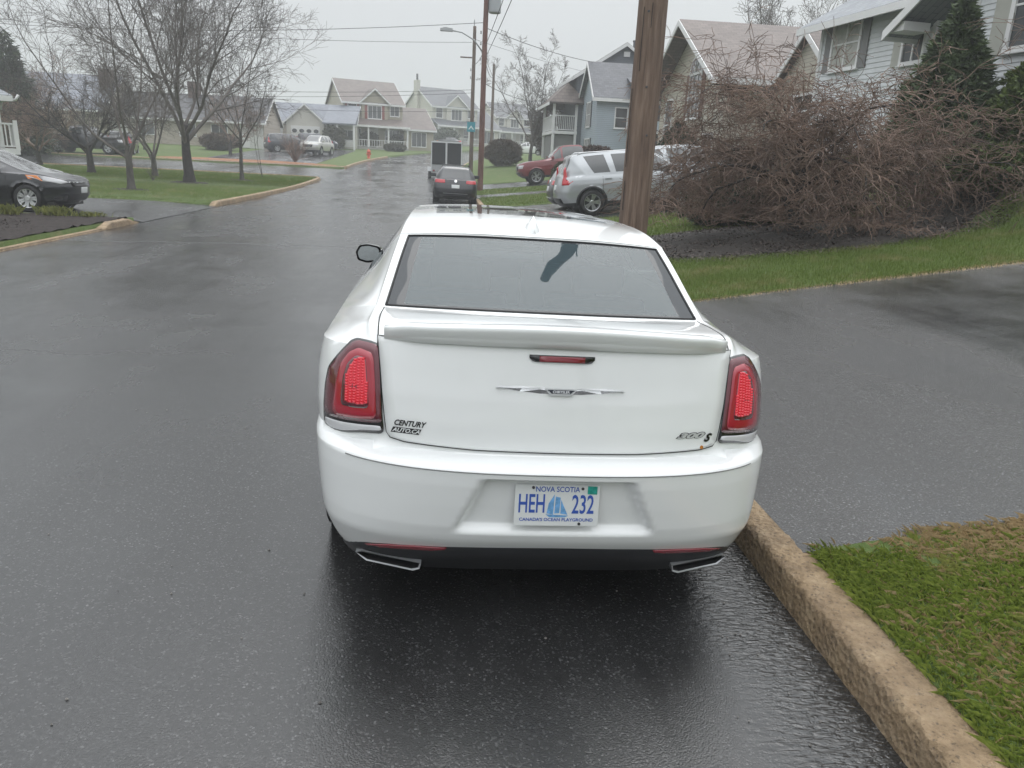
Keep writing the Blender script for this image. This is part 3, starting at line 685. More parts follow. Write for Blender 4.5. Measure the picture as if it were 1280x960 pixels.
    def flat(name, poly, z0, off, mt, par, th=.005, bev=.0):
        b = MB(); pts = [(x, z0+z) for x, z in poly]; n = len(pts)
        V = [(x, float(fy(x, z))-off-th, z) for x, z in pts]+[(x, float(fy(x, z))-off+.004, z) for x, z in pts]
        b.add(V, [tuple(range(n)), tuple(range(n, 2*n))[::-1]]+[(i, (i+1) % n, n+(i+1) % n, n+i) for i in range(n)])
        return b.build(name, mt, par)
    for s in (1, -1):
        up = [(.045, .006), (.075, .010), (.14, .011), (.218, .009), (.232, .005)]; lo = [(.035, -.0165), (.08, -.016), (.15, -.010), (.215, -.001), (.233, .004)]; md = [(.04, .001), (.076, .0045), (.142, .006), (.217, .0065), (.2325, .0045)]
        Vw = []
        for row, of in ((up, .008), (md, .019), (lo, .008), (lo, .0)): Vw += [(s*x, float(fy(x, .945+z))-of, .945+z) for x, z in row]
        MB().add([(x, y+.006, z) for x, y, z in Vw[:5]]+Vw, [tuple(f) for f in grid_faces(5, 5)]).build('wing', 'chrome', em)
        flat('wing_inlay', [(s*.085, .006), (s*.14, .0075), (s*.205, .007), (s*.15, .003), (s*.10, .0015)], .945, .0155, 'alloy', em, .001)
    flat('badge_plate', [(-.058, .006), (.058, .006), (.038, -.0165), (-.038, -.0165)], .945, .010, 'alloy', em, .008)
    flat('badge_field', [(-.048, .004), (.048, .004), (.034, -.009), (-.034, -.009)], .945, .0185, 'plate_dk', em, .0008)
    def text(name, s_, size, x, z, off, mt, par, shear=0, sx=1., bold=0, extr=.0008, tilt=0., foot=None):
        Vt, Ft = text_geo(s_, size, shear, extr=extr, sx=sx, bold=bold)
        ca, sa = math.cos(tilt), math.sin(tilt); X = x+Vt[:, 0]*ca-Vt[:, 1]*sa; Z = z+Vt[:, 0]*sa+Vt[:, 1]*ca
        Y = np.array([float(fy(a, b)) if foot is None else foot(a, b) for a, b in zip(X, Z)])-off-Vt[:, 2]
        return link_mesh(name, np.stack([X, Y, Z], 1), Ft, mt, par)
    text('badge_lettering', 'CHRYSLER', .0125, 0, .9425, .0205, 'chrome', em, sx=1.05, bold=.0003)
    text('model_badge', '300', .027, .497, .786, .0085, 'badge_silver', car, shear=.4, sx=2.5, bold=.0010, extr=.002)
    text('badge_outline', '300', .027, .497, .786, .0078, 'steel_dark', car, shear=.4, sx=2.5, bold=.0026, extr=.001)  # bolder dark lettering behind the numerals, forms their outline
    text('model_letter', 'S', .042, .570, .774, .0085, 'trim_gloss', car, shear=.45, sx=1.1, bold=.0016, extr=.002)
    stk = empty('dealer_sticker'); stk.parent = car
    text('sticker_lettering', 'CENTURY', .028, -.536, .797, .0088, 'seam_black', stk, shear=.4, sx=.88, bold=.0008, extr=.0003)
    flat('sticker_bar', [(-.056, .009), (.052, .009), (.045, -.010), (-.063, -.010)], .772, .0066, 'seam_black', stk, .0006) if False else None
    b = MB(); q = [(-.592, .781), (-.490, .781), (-.499, .760), (-.601, .760)]; b.add([(x, float(fy(x, z))-.0092, z) for x, z in q], [(0, 1, 2, 3)]); b.build('sticker_bar', 'seam_black', stk)
    text('sticker_lettering', 'AUTO.CA', .021, -.546, .7705, .0100, 'plate_white', stk, shear=.4, sx=1.05, bold=.0004, extr=.0003)
    MB().lathe([(0, -.001), (.007, -.001), (.007, .004)], (.555, float(fy(.555, .738))-.007, .738), 'y', 8).build('rust_spot', 'rust', tl)
    # number plate
    pl = empty('number_plate', (0, -.018, .553), rot=(R(-6), R(-.25), 0)); pl.parent = car
    b = MB(); b.box((-.1525, -.003, -.077), (.1525, 0, .077)); b.build('plate_sheet', 'plate_white', pl, bevel=.001)
    def ptext(s_, size, x, z, mt, sx=1., bold=0., nm_='plate_lettering'):
        Vt, Ft = text_geo(s_, size, 0, extr=.0004, sx=sx, bold=bold); link_mesh(nm_, np.stack([x+Vt[:, 0], -.0036-Vt[:, 2], z+Vt[:, 1]], 1), Ft, mt, pl)
    ptext('NOVA SCOTIA', .0275, .0, .0595, 'plate_blue', .87, .0003); ptext('HEH', .098, -.091, .003, 'plate_blue', .52, .0012); ptext('232', .098, .094, .0015, 'plate_blue', .56, .0012)
    ptext("CANADA'S OCEAN PLAYGROUND", .0165, 0, -.0535, 'plate_blue', 1.04, .0003)
    b = MB()
    for poly in ([(-.036, -.030), (-.012, -.034), (-.010, .042), (-.030, .008)], [(-.008, -.030), (.010, -.028), (.012, .030), (-.006, .034)], [(.014, -.030), (.040, -.034), (.014, .022)], [(-.040, -.033), (.044, -.037), (.030, -.044), (-.026, -.044)]):
        b.add([(x, -.0037, z) for x, z in poly], [tuple(range(len(poly)))])
    b.build('schooner_print', 'sail_blue', pl)
    b = MB(); b.add([(x, -.0037, z) for x, z in ((.108, .074), (.143, .073), (.143, .043), (.108, .044))], [(0, 1, 2, 3)]); b.build('validation_sticker', 'sticker_teal', pl)
    for x, z in ((-.088, .066), (.09, .064), (.084, -.068)): MB().lathe([(0, -.0065), (.005, -.006), (.0055, -.003)], (x, 0, z), 'y', 10).build('screw', 'steel_dark', pl)
    # bumper seam lines, reflectors, exhaust tips
    MB().tube([(x, float(fy(x, .672))-.001, .6755) for x in np.linspace(-.76, .76, 50)], .0022, 4).build('bumper_seam', 'seam_soft', car, True)
    for s in (1, -1):
        rp = [(.385*s, .358), (.50*s, .357), (.60*s, .347), (.685*s, .326), (.675*s, .317), (.6*s, .329), (.5*s, .337), (.40*s, .338)]
        Vp, Fp = ring_patch(dense(rp, .02), fy, .008, 3, .001); fixed(link_mesh('bumper_reflector', Vp, Fp, 'red_lens', car, True))
        c_ = [(.475, .283), (.70, .290), (.722, .275), (.68, .256), (.505, .247), (.48, .257)]
        b = MB(); n = len(c_); yo = lambda x: float(fy(x, .28))-.034
        V1 = [(s*x, yo(x), z) for x, z in c_]; cx, cz = .60, .267; V2 = [(s*(cx+(x-cx)*.95), yo(x)+.004, cz+(z-cz)*.70) for x, z in c_]; V3 = [(s*(cx+(x-cx)*.9), yo(x)+.14, cz+(z-cz)*.72) for x, z in c_]; V4 = [(s*x, yo(x)+.14, z) for x, z in c_]
        F_ = []
        for k in range(n):
            q = (k+1) % n; F_ += [(k, q, n+q, n+k), (n+k, n+q, 2*n+q, 2*n+k), (k, q, 3*n+q, 3*n+k)]
        F_.append(tuple(range(2*n, 3*n))); b.add(V1+V2+V3+V4, F_); ex = b.build('exhaust_tip', None, car, mats=['tip_chrome', 'seam_black'])
        for pz in ex.data.polygons: pz.material_index = 1 if (pz.index % 3 == 1 or pz.index == len(ex.data.polygons)-1) else 0
    # shark-fin aerial
    b = MB(); st = [(1.20, 0, .0), (1.22, .03, .020), (1.29, .034, .045), (1.35, .028, .03), (1.40, .004, .003)]
    fin = [(1.185, .012, .028), (1.23, .034, .085), (1.30, .040, .060), (1.38, .036, .020), (1.42, .012, .004)]; V_ = []
    for y, hw, h in fin:
        zr = float(np.interp(y, [1.18, 1.5], [1.392, 1.438]))-.006; V_ += [(-hw, y, zr), (-hw*.45, y, zr+h*.6), (0, y+.012, zr+h), (hw*.45, y, zr+h*.6), (hw, y, zr)]
    b.add(V_, [tuple(f) for f in grid_faces(5, 5)]+[(0, 1, 2, 3, 4), (24, 23, 22, 21, 20)]); b.build('roof_aerial', 'car_white', car, True)
    # mirrors, handles
    for s in (1, -1):
        mo = empty('door_mirror'); mo.parent = car
        out_ = smooth_poly([(.87, .955), (.885, 1.055), (.98, 1.072), (1.04, 1.06), (1.068, 1.01), (1.052, .948), (.98, .93)], 2); n = len(out_); c = out_.mean(0); V_ = []
        for q, dy in ((1., 0), (1.03, .05), (.9, .12), (.5, .16)): V_ += [(s*(c[0]+(x-c[0])*q), 3.25+dy, c[1]+(z-c[1])*q) for x, z in out_]
        F_ = [(k*n+i, k*n+(i+1) % n, (k+1)*n+(i+1) % n, (k+1)*n+i) for k in range(3) for i in range(n)]+[tuple(range(3*n, 4*n))]
        MB().add(V_, F_).build('mirror_housing', 'trim_gloss', mo, True)
        MB().add([(s*(c[0]+(x-c[0])*.84), 3.256, c[1]+(z-c[1])*.80) for x, z in out_], [tuple(range(n))]).build('mirror_glass', 'mirror_glass', mo)
        MB().tube([(s*.84, 3.36, .97), (s*.93, 3.33, .98)], [.03, .025], 8).build('mirror_arm', 'trim_gloss', mo, True)
        for y in (1.75, 2.85): MB().tube([(s*.93, y, .86), (s*.972, y+.02, .865), (s*.978, y+.1, .865), (s*.972, y+.2, .865), (s*.93, y+.22, .86)], .014, 8).build('door_handle', 'chrome' if False else 'car_white', car, True)
        for y in wy: wheel(car, s*.772, y, .36, .245, s, .255, 5)
    MB().box((-.78, .5, .22), (.80, 4.6, .32)).build('underbody', 'seam_black', car)
    for y in wy:
        for s in (1, -1): MB().lathe([(.384, -.14), (.384, .10)], (s*.775, y, .36), 'x', 28).lathe([(0, -.14*s), (.384, -.14*s)], (s*.775, y, .36), 'x', 28).build('arch_liner', 'seam_black', car)
    # cabin
    MB().box((-.70, .62, .95), (.70, 1.25, 1.04)).build('parcel_shelf', 'fabric_dark', car, bevel=.02)
    MB().box((-.86, .6, .34), (.86, 3.7, .40)).build('cabin_floor', 'fabric_dark', car)
    for x in (-.36, .36):
        for y, nm_ in ((2.45, 'front_seat'), (1.28, 'rear_seat')):
            s_ = MB(); s_.box((x-.26, y, .6), (x+.26, y+.14, 1.08)); so_ = s_.build(nm_, 'fabric_dark', car, bevel=.04)
            MB().box((x-.13, y-.02, 1.10), (x+.13, y+.08, 1.25)).build('headrest', 'fabric_dark', so_, bevel=.035)
    MB().box((-.75, 3.35, .85), (.75, 3.75, 1.02)).build('dashboard', 'fabric_dark', car, bevel=.04)
    return car
mat('badge_silver', (.62, .63, .64), .35, metal=.3); mat('tip_chrome', (.34, .35, .36), .3, metal=.4); mat('plate_dk', (.02, .025, .04), .3); mat('seam_soft', (.16, .165, .165), .5)
white_sedan()
# ------------------------------------------------------------------ vegetation
mat('bark_grey', (.085, .078, .07), .85, var=.4, vscale=6, bump=.8, bscale=30, stretch=(1, 1, .3))
mat('bark_dark', (.035, .03, .028), .8, var=.35, vscale=8, bump=.6, bscale=30)
mat('twig_grey', (.125, .11, .10), .8, var=.3, vscale=2)
mat('twig_dark', (.04, .034, .032), .8, var=.3, vscale=3)
mat('twig_red', (.14, .09, .068), .7, var=.45, vscale=1.6, col2=(.30, .205, .158))
mat('spruce_needle', (.05, .085, .04), .6, var=.5, vscale=4, col2=(.11, .155, .065))
mat('needle', (.022, .04, .018), .6, var=.5, vscale=4, col2=(.055, .082, .03))
mat('cedar_leaf', (.05, .085, .02), .6, var=.5, vscale=3.5, col2=(.13, .18, .045))
mat('leaf_red', (.06, .025, .02), .7, var=.5, vscale=5, col2=(.1, .055, .035))
mat('leaf_olive', (.06, .06, .025), .7, var=.5, vscale=6, col2=(.085, .085, .035))
mat('leaf_brown', (.08, .05, .03), .7, var=.4, vscale=6)
def norm(v): return v/max(1e-9, np.linalg.norm(v))
def grow(seed, base, height, r0, lv, lean=(0, 0, 1), minr=.006):
    """lv: per level dict(seg, wander, up, n, start, ang, lenr, rr, tip)"""
    rr = np.random.default_rng(seed); out = []
    def go(p, d, Ln, r, k):
        c = lv[k]; n = c['seg']; pts = [p]; d = norm(d)
        for i in range(n):
            d = norm(d+rr.normal(0, c['wander'], 3)+np.array([0, 0, c['up']])); pts.append(pts[-1]+d*Ln/n)
        pts = np.array(pts); rad = np.maximum(minr, r*(1-(1-c['tip'])*np.linspace(0, 1, n+1)**.9)); out.append((pts, rad, k))
        if k+1 >= len(lv): return
        m_ = c['n'] if not isinstance(c['n'], tuple) else int(rr.integers(*c['n']))
        az0 = rr.uniform(0, 6.28)
        for j in range(m_):
            t = c['start']+(1-c['start'])*((j+rr.uniform(.1, .9))/m_); t = min(t, .99)
            x = t*n; i = int(x); q = pts[i]*(1-x+i)+pts[i+1]*(x-i); dl = norm(pts[i+1]-pts[i])
            ang = math.radians(c['ang']+rr.normal(0, 9)); az = az0+j*2.4+rr.normal(0, .35)
            a = norm(np.cross(dl, [.3, .5, .8])); b = np.cross(dl, a); nd = dl*math.cos(ang)+(a*math.cos(az)+b*math.sin(az))*math.sin(ang)
            go(q, nd, Ln*c['lenr']*(1-c.get('fall', .45)*t)*rr.uniform(.75, 1.2), max(minr, np.interp(x, range(n+1), rad)*c['rr']), k+1)
    go(np.array(base, float), np.array(lean, float), height, r0, 0)
    return out
def tree_obj(name, lines, bark, twig, label, cat, group=None, split=1, base=(0, 0, 0)):
    e = empty(name, base, 0, label, cat, group)
    sides = {0: 9, 1: 6, 2: 4, 3: 3, 4: 3}
    tr = [(P, r, sides[k]) for P, r, k in lines if k < split]; tw = [(P, r, sides[k]) for P, r, k in lines if k >= split]
    tubes_obj('trunk', tr, bark, e); tubes_obj('crown', tw, twig, e); return e
def bare_tree(name, x, y, H, r0, label, seed, spread=1., bark='bark_grey', twig='twig_grey', group='bare trees', dens=1., trunk=.25, ang=34, fine=.006, lean=(0, 0, 1), limbs=6):
    z = float(lawn_z(x, y)); c5 = dict(seg=2, wander=.18, up=.02, n=0, start=.2, ang=35, lenr=.6, rr=.7, tip=.6)
    lv = [dict(seg=5, wander=.04, up=.05, n=limbs, start=.62, ang=ang, lenr=.66/trunk, rr=.54, tip=.6, fall=.0),
          dict(seg=9, wander=.085, up=.075, n=int(11*dens), start=.14, ang=40, lenr=.50*spread, rr=.5, tip=.12, fall=.55),
          dict(seg=6, wander=.12, up=.05, n=int(9*dens), start=.12, ang=38, lenr=.52, rr=.55, tip=.2),
          dict(seg=4, wander=.15, up=.03, n=int(6*dens), start=.1, ang=36, lenr=.62, rr=.65, tip=.4), c5]
    H = H*trunk*1.05
    ln = grow(seed, (0, 0, -.1), H, r0, lv, lean, fine)
    # root flare
    P, r, k = ln[0]; r[0] *= 1.35; ln[0] = (P, r, k)
    return tree_obj(name, ln, bark, twig, label, 'tree', group, 1, (x, y, z))
bare_tree('bare_tree', -11.4, 29.3, 8.0, .15, 'bare tree with a forked grey trunk nearest the black car on the corner lawn', 11, 1.0, trunk=.2, fine=.0045, ang=40, limbs=5)
bare_tree('bare_tree', -11.6, 36.5, 12.6, .25, 'biggest bare tree with a thick dark trunk on the corner lawn', 23, 1.15, bark='bark_dark', dens=1.25, trunk=.2, ang=34, fine=.006, limbs=7)
bare_tree('bare_tree', -14.6, 40.7, 8.0, .17, 'bare tree with twin stems just left of the thickest trunk', 31, .95, trunk=.14, ang=30, fine=.006, dens=.9, limbs=4)
bare_tree('bare_tree', -10.2, 40.4, 8.0, .11, 'slim young bare tree at the right end of the corner lawn', 45, .8, trunk=.3, ang=28, fine=.006, dens=.95, limbs=5)
bare_tree('bare_tree', -17.9, 41.2, 5.6, .2, 'low dark crooked tree behind the black car', 52, 1.15, 'bark_dark', 'twig_dark', trunk=.25, ang=55, fine=.007, dens=.95)
bare_tree('bare_tree', -22.5, 45.5, 5.4, .16, 'low rusty brown bare tree beside the porch railing', 58, 1.1, 'bark_dark', 'twig_red', trunk=.2, ang=50, fine=.008, dens=1.0)
bare_tree('bare_tree', -30.5, 62.0, 7.0, .16, 'brownish bare tree before the blue-roofed house at far left', 59, 1.1, 'bark_dark', 'twig_red', trunk=.2, ang=45, fine=.01, dens=.95)
bare_tree('bare_tree', -17.5, 66.0, 6.0, .15, 'brown bare tree in front of the brick bungalow windows', 81, 1.1, 'bark_dark', 'twig_red', trunk=.22, ang=42, fine=.01, dens=.9)
bare_tree('bare_tree', -25.0, 68.0, 6.5, .15, 'grey bare tree before the left end of the brick bungalow', 83, 1.1, 'bark_grey', 'twig_grey', trunk=.22, ang=42, fine=.01, dens=.9)
bare_tree('bare_tree', 6.6, 57.5, 10.2, .17, 'tall slender bare tree in front of the blue house', 63, .62, trunk=.22, ang=20, fine=.008, dens=1.0, limbs=7)
bare_tree('bare_tree', 20.0, 46.0, 11.0, .2, 'bare tree crown showing above the roofs at upper right', 71, .9, trunk=.3, fine=.009)
bare_tree('bare_tree', 2.6, -5.4, 9.0, .17, 'bare tree behind the camera mirrored in the rear window', 77, 1.0, 'bark_dark', 'twig_dark', trunk=.62, fine=.014, lean=(-.20, .34, 1), dens=.6, limbs=4)
mat('shoot_green', (.12, .15, .03), .6, var=.4, vscale=9, col2=(.26, .27, .07))
# the weeping tree
def weeping(x, y):
    z = float(lawn_z(x, y)); rr = np.random.default_rng(5); L_ = []
    trunk = np.array([(0, 0, -.1), (.05, 0, .3), (-.04, .05, .6), (.06, .02, .9), (.02, -.05, 1.2)]); L_.append((trunk, np.array([.17, .14, .13, .13, .12]), 0))
    def limb(p, d, Ln, r, k, seg, grav, wander):
        pts = [p]; d = norm(d)
        for i in range(seg):
            d = norm(d+rr.normal(0, wander, 3)+np.array([0, 0, -grav*(i+1)/seg])); q = pts[-1]+d*Ln/seg
            q[2] = max(q[2], .06+rr.uniform(0, .35)); pts.append(q)
        pts = np.array(pts); rad = np.maximum(.004, r*np.linspace(1, .25, seg+1)); L_.append((pts, rad, k)); return pts, rad
    for i in range(24):
        az = i*2.399+rr.normal(0, .2); ca = math.cos(az); el = math.radians(rr.uniform(20, 60) if ca < .35 else rr.uniform(8, 26)); d = np.array([math.cos(az)*math.cos(el), math.sin(az)*math.cos(el), math.sin(el)])
        Ln = rr.uniform(2.3, 3.4)*(1 if abs(d[1]) < .7 else .75)*(.84 if d[0] < -.4 else 1); p = trunk[3+i % 2]
        pts, rad = limb(p, d, Ln, rr.uniform(.022, .048), 1, 10, .27, .20)
        for j in range(15):
            t = rr.uniform(.15, 1)*9.9; a = int(t); q = pts[a]*(1-t+a)+pts[a+1]*(t-a); dd = norm(pts[a+1]-pts[a])+rr.normal(0, .75, 3); dd[2] += rr.uniform(-.1, .55)
            p2, r2 = limb(q, dd, rr.uniform(.7, 1.6), max(.006, rad[a]*.42), 2, 7, .25, .32)
            for k in range(9):
                t = rr.uniform(.1, 1)*6.9; a2 = int(t); q2 = p2[a2]*(1-t+a2)+p2[a2+1]*(t-a2); d3 = norm(p2[a2+1]-p2[a2])+rr.normal(0, .75, 3); d3[2] += rr.uniform(-.3, .3)
                p3, _ = limb(q2, d3, rr.uniform(.25, .75), .0048, 3, 4, .35, .32)
                for m_ in range(3):
                    b = int(rr.integers(0, 4)); limb(p3[b], norm(p3[b+1]-p3[b])+rr.normal(0, .8, 3), rr.uniform(.12, .36), .0036, 3, 2, .25, .3)
    e = empty('weeping_tree', (x, y, z), 0, 'tangled bare weeping tree with reddish drooping twigs over a dark bed', 'tree')
    L_ = [(P*np.array([1.24, 1.0, .93]), r, k) for P, r, k in L_]
    tubes_obj('trunk', [(P, r, 8) for P, r, k in L_ if k == 0], 'bark_dark', e)
    tubes_obj('limbs', [(P, r, 6) for P, r, k in L_ if k == 1], 'bark_dark', e)
    tubes_obj('crown', [(P, r, 4 if k == 2 else 3) for P, r, k in L_ if k > 1], 'twig_red', e)
weeping(5.95, 12.3)
# evergreens and shrubs
def foliage(seed, H, prof, n, size, droop=.35, lobes=.12, shell=.72, w=.16):
    rr = np.random.default_rng(seed)
    h = rr.uniform(0, 1, n*3); keep = rr.uniform(0, 1, n*3) < np.array([prof(t) for t in h])/max(prof(t) for t in np.linspace(0, 1, 30)); h = h[keep][:n]; n = len(h)
    az = rr.uniform(0, 2*np.pi, n); ph = rr.uniform(0, 6, 6)
    lob = 1+lobes*(np.sin(5*az+9*h+ph[0])+np.sin(9*az-14*h+ph[1])+.8*np.sin(3*az+23*h+ph[2]))
    R_ = np.array([prof(t) for t in h])*lob*np.sqrt(rr.uniform(shell**2, 1.05, n))
    C = np.stack([R_*np.cos(az), R_*np.sin(az), h*H], 1)
    out = np.stack([np.cos(az), np.sin(az), -droop+rr.normal(0, .3, n)], 1)+rr.normal(0, .35, (n, 3)); out /= np.linalg.norm(out, axis=1, keepdims=True)
    V, F, o = [], [], 0; B = []
    for k in range(4):
        d = out+rr.normal(0, .5, (n, 3)); d /= np.linalg.norm(d, axis=1, keepdims=True); s = size*rr.uniform(.6, 1.35, (n, 1)); sd = np.cross(d, rr.normal(0, 1, (n, 3))); sd /= np.linalg.norm(sd, axis=1, keepdims=True)
        B.append(np.stack([C-sd*s*w*.4, C+sd*s*w*.4, C+d*s*.55+sd*s*w, C+d*s, C+d*s*.5-sd*s*w], 1).reshape(-1, 3))
    V = np.concatenate(B); m_ = len(V)//5; i = np.arange(m_)[:, None]*5
    return V, np.concatenate([i+np.array([[0, 1, 2, 4]]), i+np.array([[4, 2, 3, 3]])])[:, :] if False else (V, i+np.array([[0, 1, 2, 3, 4]]))[1]
def core(H, prof, q=.78, n=14, m_=12):
    V = [(prof(t)*q*math.cos(2*math.pi*k/n), prof(t)*q*math.sin(2*math.pi*k/n), t*H*.97) for t in np.linspace(0, 1, m_) for k in range(n)]
    return V, [(i*n+k, i*n+(k+1) % n, (i+1)*n+(k+1) % n, (i+1)*n+k) for i in range(m_-1) for k in range(n)]
def evergreen(name, x, y, H, prof, n, size, mt, label, cat, seed, group=None, droop=.35, lobes=.12, trunk_r=.08, w=.16, dz=0., shell=.72, inner=True):
    e = empty(name, (x, y, float(lawn_z(x, y))+dz), 0, label, cat, group)
    MB().tube([(0, 0, -.15), (0, 0, H*.5), (0, 0, H*.97)], [trunk_r, trunk_r*.6, .01], 7).build('trunk', 'bark_dark', e, True)
    V, F = foliage(seed, H, prof, n, size, droop, lobes, shell, w); link_mesh('crown', V, F, mt, e)
    if inner: V, F = core(H, prof); link_mesh('light_block_core', V, F, mt, e, True)  # opaque core added inside the crown to block light
    return e
def cone(r, p=.9, b=.06): return lambda t: r*max(.02, (1-t)**p)*min(1, .55+t/b*.45)
def tear(r): return lambda t: r*max(.03, math.sin(math.pi*min(1, (t*.93+.07))**.62))
def ball(r): return lambda t: r*math.sqrt(max(.01, 1-(2*t-1)**2))
evergreen('spruce_tree', 9.45, 14.0, 3.3, cone(1.25, .95, .12), 8000, .17, 'spruce_needle', 'dark green spruce standing against the white house wall', 'tree', 3, droop=.1, lobes=.10, w=.10)
evergreen('cedar_shrub', 10.45, 12.5, 2.1, tear(.95), 8000, .10, 'cedar_leaf', 'bright green rounded cedar at the right edge of the picture', 'shrub', 4, droop=-.5, lobes=.08, w=.2)
evergreen('cedar_shrub', 9.35, 12.2, .7, ball(.75), 3000, .10, 'cedar_leaf', 'low spreading green shrub at the foot of the right cedar', 'shrub', 14, droop=-.3, lobes=.1, w=.2)
evergreen('yew_shrub', 7.3, 14.6, 1.15, ball(.9), 3500, .12, 'needle', 'dark green shrub under the weeping tree by the house', 'shrub', 8, droop=-.2, lobes=.14)
evergreen('yew_shrub', 6.0, 15.4, 1.3, tear(.8), 3000, .12, 'needle', 'dark green shrub half hidden behind the left side of the weeping tree', 'shrub', 18, droop=-.2, lobes=.14)
evergreen('cone_shrub', 8.9, 28.6, 2.3, tear(1.0), 5000, .14, 'needle', 'dark cone-shaped shrub before the cream house', 'shrub', 9, droop=-.4, lobes=.06)
evergreen('round_bush', 6.2, 37.6, 1.2, ball(.7), 3500, .13, 'leaf_olive', 'clipped round bush between the red pickup and the silver crossover', 'bush', 10, droop=-.3, lobes=.05)
evergreen('low_hedge', 9.0, 44.9, 1.35, ball(1.3), 3500, .15, 'leaf_red', 'dark red rounded bush by the red pickup tailgate', 'bush', 12, droop=-.3, lobes=.07)
evergreen('twiggy_bush', 4.9, 62, 2.0, ball(1.35), 4500, .22, 'leaf_brown', 'dense brown bush at the foot of the slender tree', 'bush', 13, droop=-.6, lobes=.12, w=.07, inner=False)
evergreen('twiggy_bush', 9.0, 60.0, 4.4, ball(2.0), 4500, .3, 'leaf_brown', 'tall brown twiggy bush behind the slender tree by the blue porch', 'bush', 15, droop=-.6, lobes=.14, w=.05, inner=False)
evergreen('pine_tree', -28.6, 55.5, 7.8, cone(1.9, .95), 3200, .5, 'needle', 'dark conifer behind the porch at far left', 'tree', 16, droop=.3, lobes=.2, shell=.4, w=.07, inner=False, trunk_r=.14)
for i, (x, y, h, r, mt, lb) in enumerate([(-10.9, 98.0, 3.0, 1.0, 'needle', 'dark upright shrub at the porch of the brown-roofed house'), (-9.0, 97, 1.9, 1.1, 'leaf_olive', 'green bush right of the upright shrub by the brown-roofed house'),
        (-5.6, 99, 1.9, 1.3, 'needle', 'dark rounded bush by the right wing of the brown-roofed house'), (-2.6, 101, 2.2, 1.2, 'needle', 'dark bush at the right corner of the brown-roofed house'),
        (.6, 123, 2.6, 1.9, 'needle', 'dark bush before the veranda of the white house'), (-12.2, 90.0, 2.4, 1.2, 'leaf_olive', 'pale bush by the porch post of the grey-roofed house'),
        (-20.5, 74, 1.4, 1.6, 'leaf_brown', 'brown mound of a shrub before the brick bungalow'), (-5.5, 92, .8, 1.1, 'leaf_olive', 'low grey-green shrub on the lawn of the brown-roofed house')]):
    evergreen('house_bush', x, y, h, ball(r), 1300, .26, mt, lb, 'bush', 20+i, droop=-.3, lobes=.1)
def stick_shrub(name, x, y, H, n, label, seed, mt='twig_red', spread=.6, r=.012):
    rr = np.random.default_rng(seed); L_ = []
    for i in range(n):
        d = np.array([rr.normal(0, spread), rr.normal(0, spread), 1.]); P = [np.zeros(3)]
        for k in range(4): d = norm(d+rr.normal(0, .12, 3)); P.append(P[-1]+d*H/4*rr.uniform(.7, 1.1))
        L_.append((np.array(P), np.linspace(r, r*.4, 5), 3))
        for q in P[2:]: L_.append((np.array([q, q+norm(d+rr.normal(0, .5, 3))*H*.3]), np.array([r*.5, r*.3]), 3))
    e = empty(name, (x, y, float(lawn_z(x, y))), 0, label, 'shrub'); tubes_obj('stems', L_, mt, e)
stick_shrub('twig_shrub', -11.2, 60.2, 1.9, 70, 'upright brown leafless shrub in the orange mulch strip', 1, spread=.4, r=.018)
stick_shrub('sapling', -9.9, 43.6, 3.6, 2, 'thin staked sapling near the kerb of the side street', 2, 'twig_grey', .04, .022)
stick_shrub('twig_shrub', -13.4, 37.0, .8, 14, 'small sprig at the foot of the twin-stemmed tree', 3, 'twig_grey', .4, .012)
# grass ------------------------------------------------------------------
def blades(name, X, Y, h, wd, mt, seed, zf=lawn_z, two=True, hv=.4, flat=.45, zoff=-.005):
    rr = np.random.default_rng(seed); n = len(X); Z = zf(X, Y)+zoff
    hh = h*rr.uniform(1-hv, 1+hv, n); a = rr.uniform(0, 2*np.pi, n); bd = rr.uniform(.1, flat*2, n)
    B = np.stack([X, Y, Z], 1); lean = np.stack([np.cos(a), np.sin(a), np.zeros(n)], 1); sd = np.stack([-np.sin(a), np.cos(a), np.zeros(n)], 1)*wd
    up = np.array([[0, 0, 1.]])
    if two:
        m1 = B+lean*(hh*bd*.35)[:, None]+up*(hh*.6)[:, None]; t = B+lean*(hh*bd)[:, None]+up*(hh*(1-.25*bd))[:, None]
        V = np.stack([B-sd, B+sd, m1+sd*.7, t, m1-sd*.7], 1).reshape(-1, 3); F = np.arange(n)[:, None]*5+np.array([[0, 1, 2, 3, 4]])
    else:
        t = B+lean*(hh*bd)[:, None]+up*(hh*(1-.2*bd))[:, None]; V = np.stack([B-sd, B+sd, t], 1).reshape(-1, 3); F = np.arange(n)[:, None]*3+np.array([[0, 1, 2]])
    return tag(link_mesh(name, V, F, mt), kind='stuff')
def uni(n, x0, x1, y0, y1, seed, keep=None):
    rr = np.random.default_rng(seed); X = rr.uniform(x0, x1, n); Y = rr.uniform(y0, y1, n)
    if keep is not None: k = keep(X, Y, rr); X, Y = X[k], Y[k]
    return X, Y
def patchy(X, Y): return .5+.25*np.sin(X*5.1+1.3*np.sin(Y*4))+.25*np.sin(Y*6.3+X*2.1+1)
X, Y = uni(80000, 1.63, 4.0, 1.0, 2.80, 1, lambda X, Y, r: (r.uniform(0, 1, len(X)) < (.35+.65*patchy(X, Y))*np.where((Y > 2.5) & (X > 2.0), .35, 1)) & (Y < 2.72+.06*np.sin(X*9)))
blades('grass', X, Y, .032, .0010, 'fresh_grass', 1, flat=.9, hv=.6)
X, Y = uni(44000, 1.68, 4.2, 1.2, 2.77, 2, lambda X, Y, r: r.uniform(0, 1, len(X)) < np.where((Y > 2.5+.08*np.sin(X*7)) & (X > 2.0), .9, .25*(1-patchy(X, Y))+.03))
blades('dry_grass', X, Y, .032, .0008, 'straw', 2, flat=1.3)
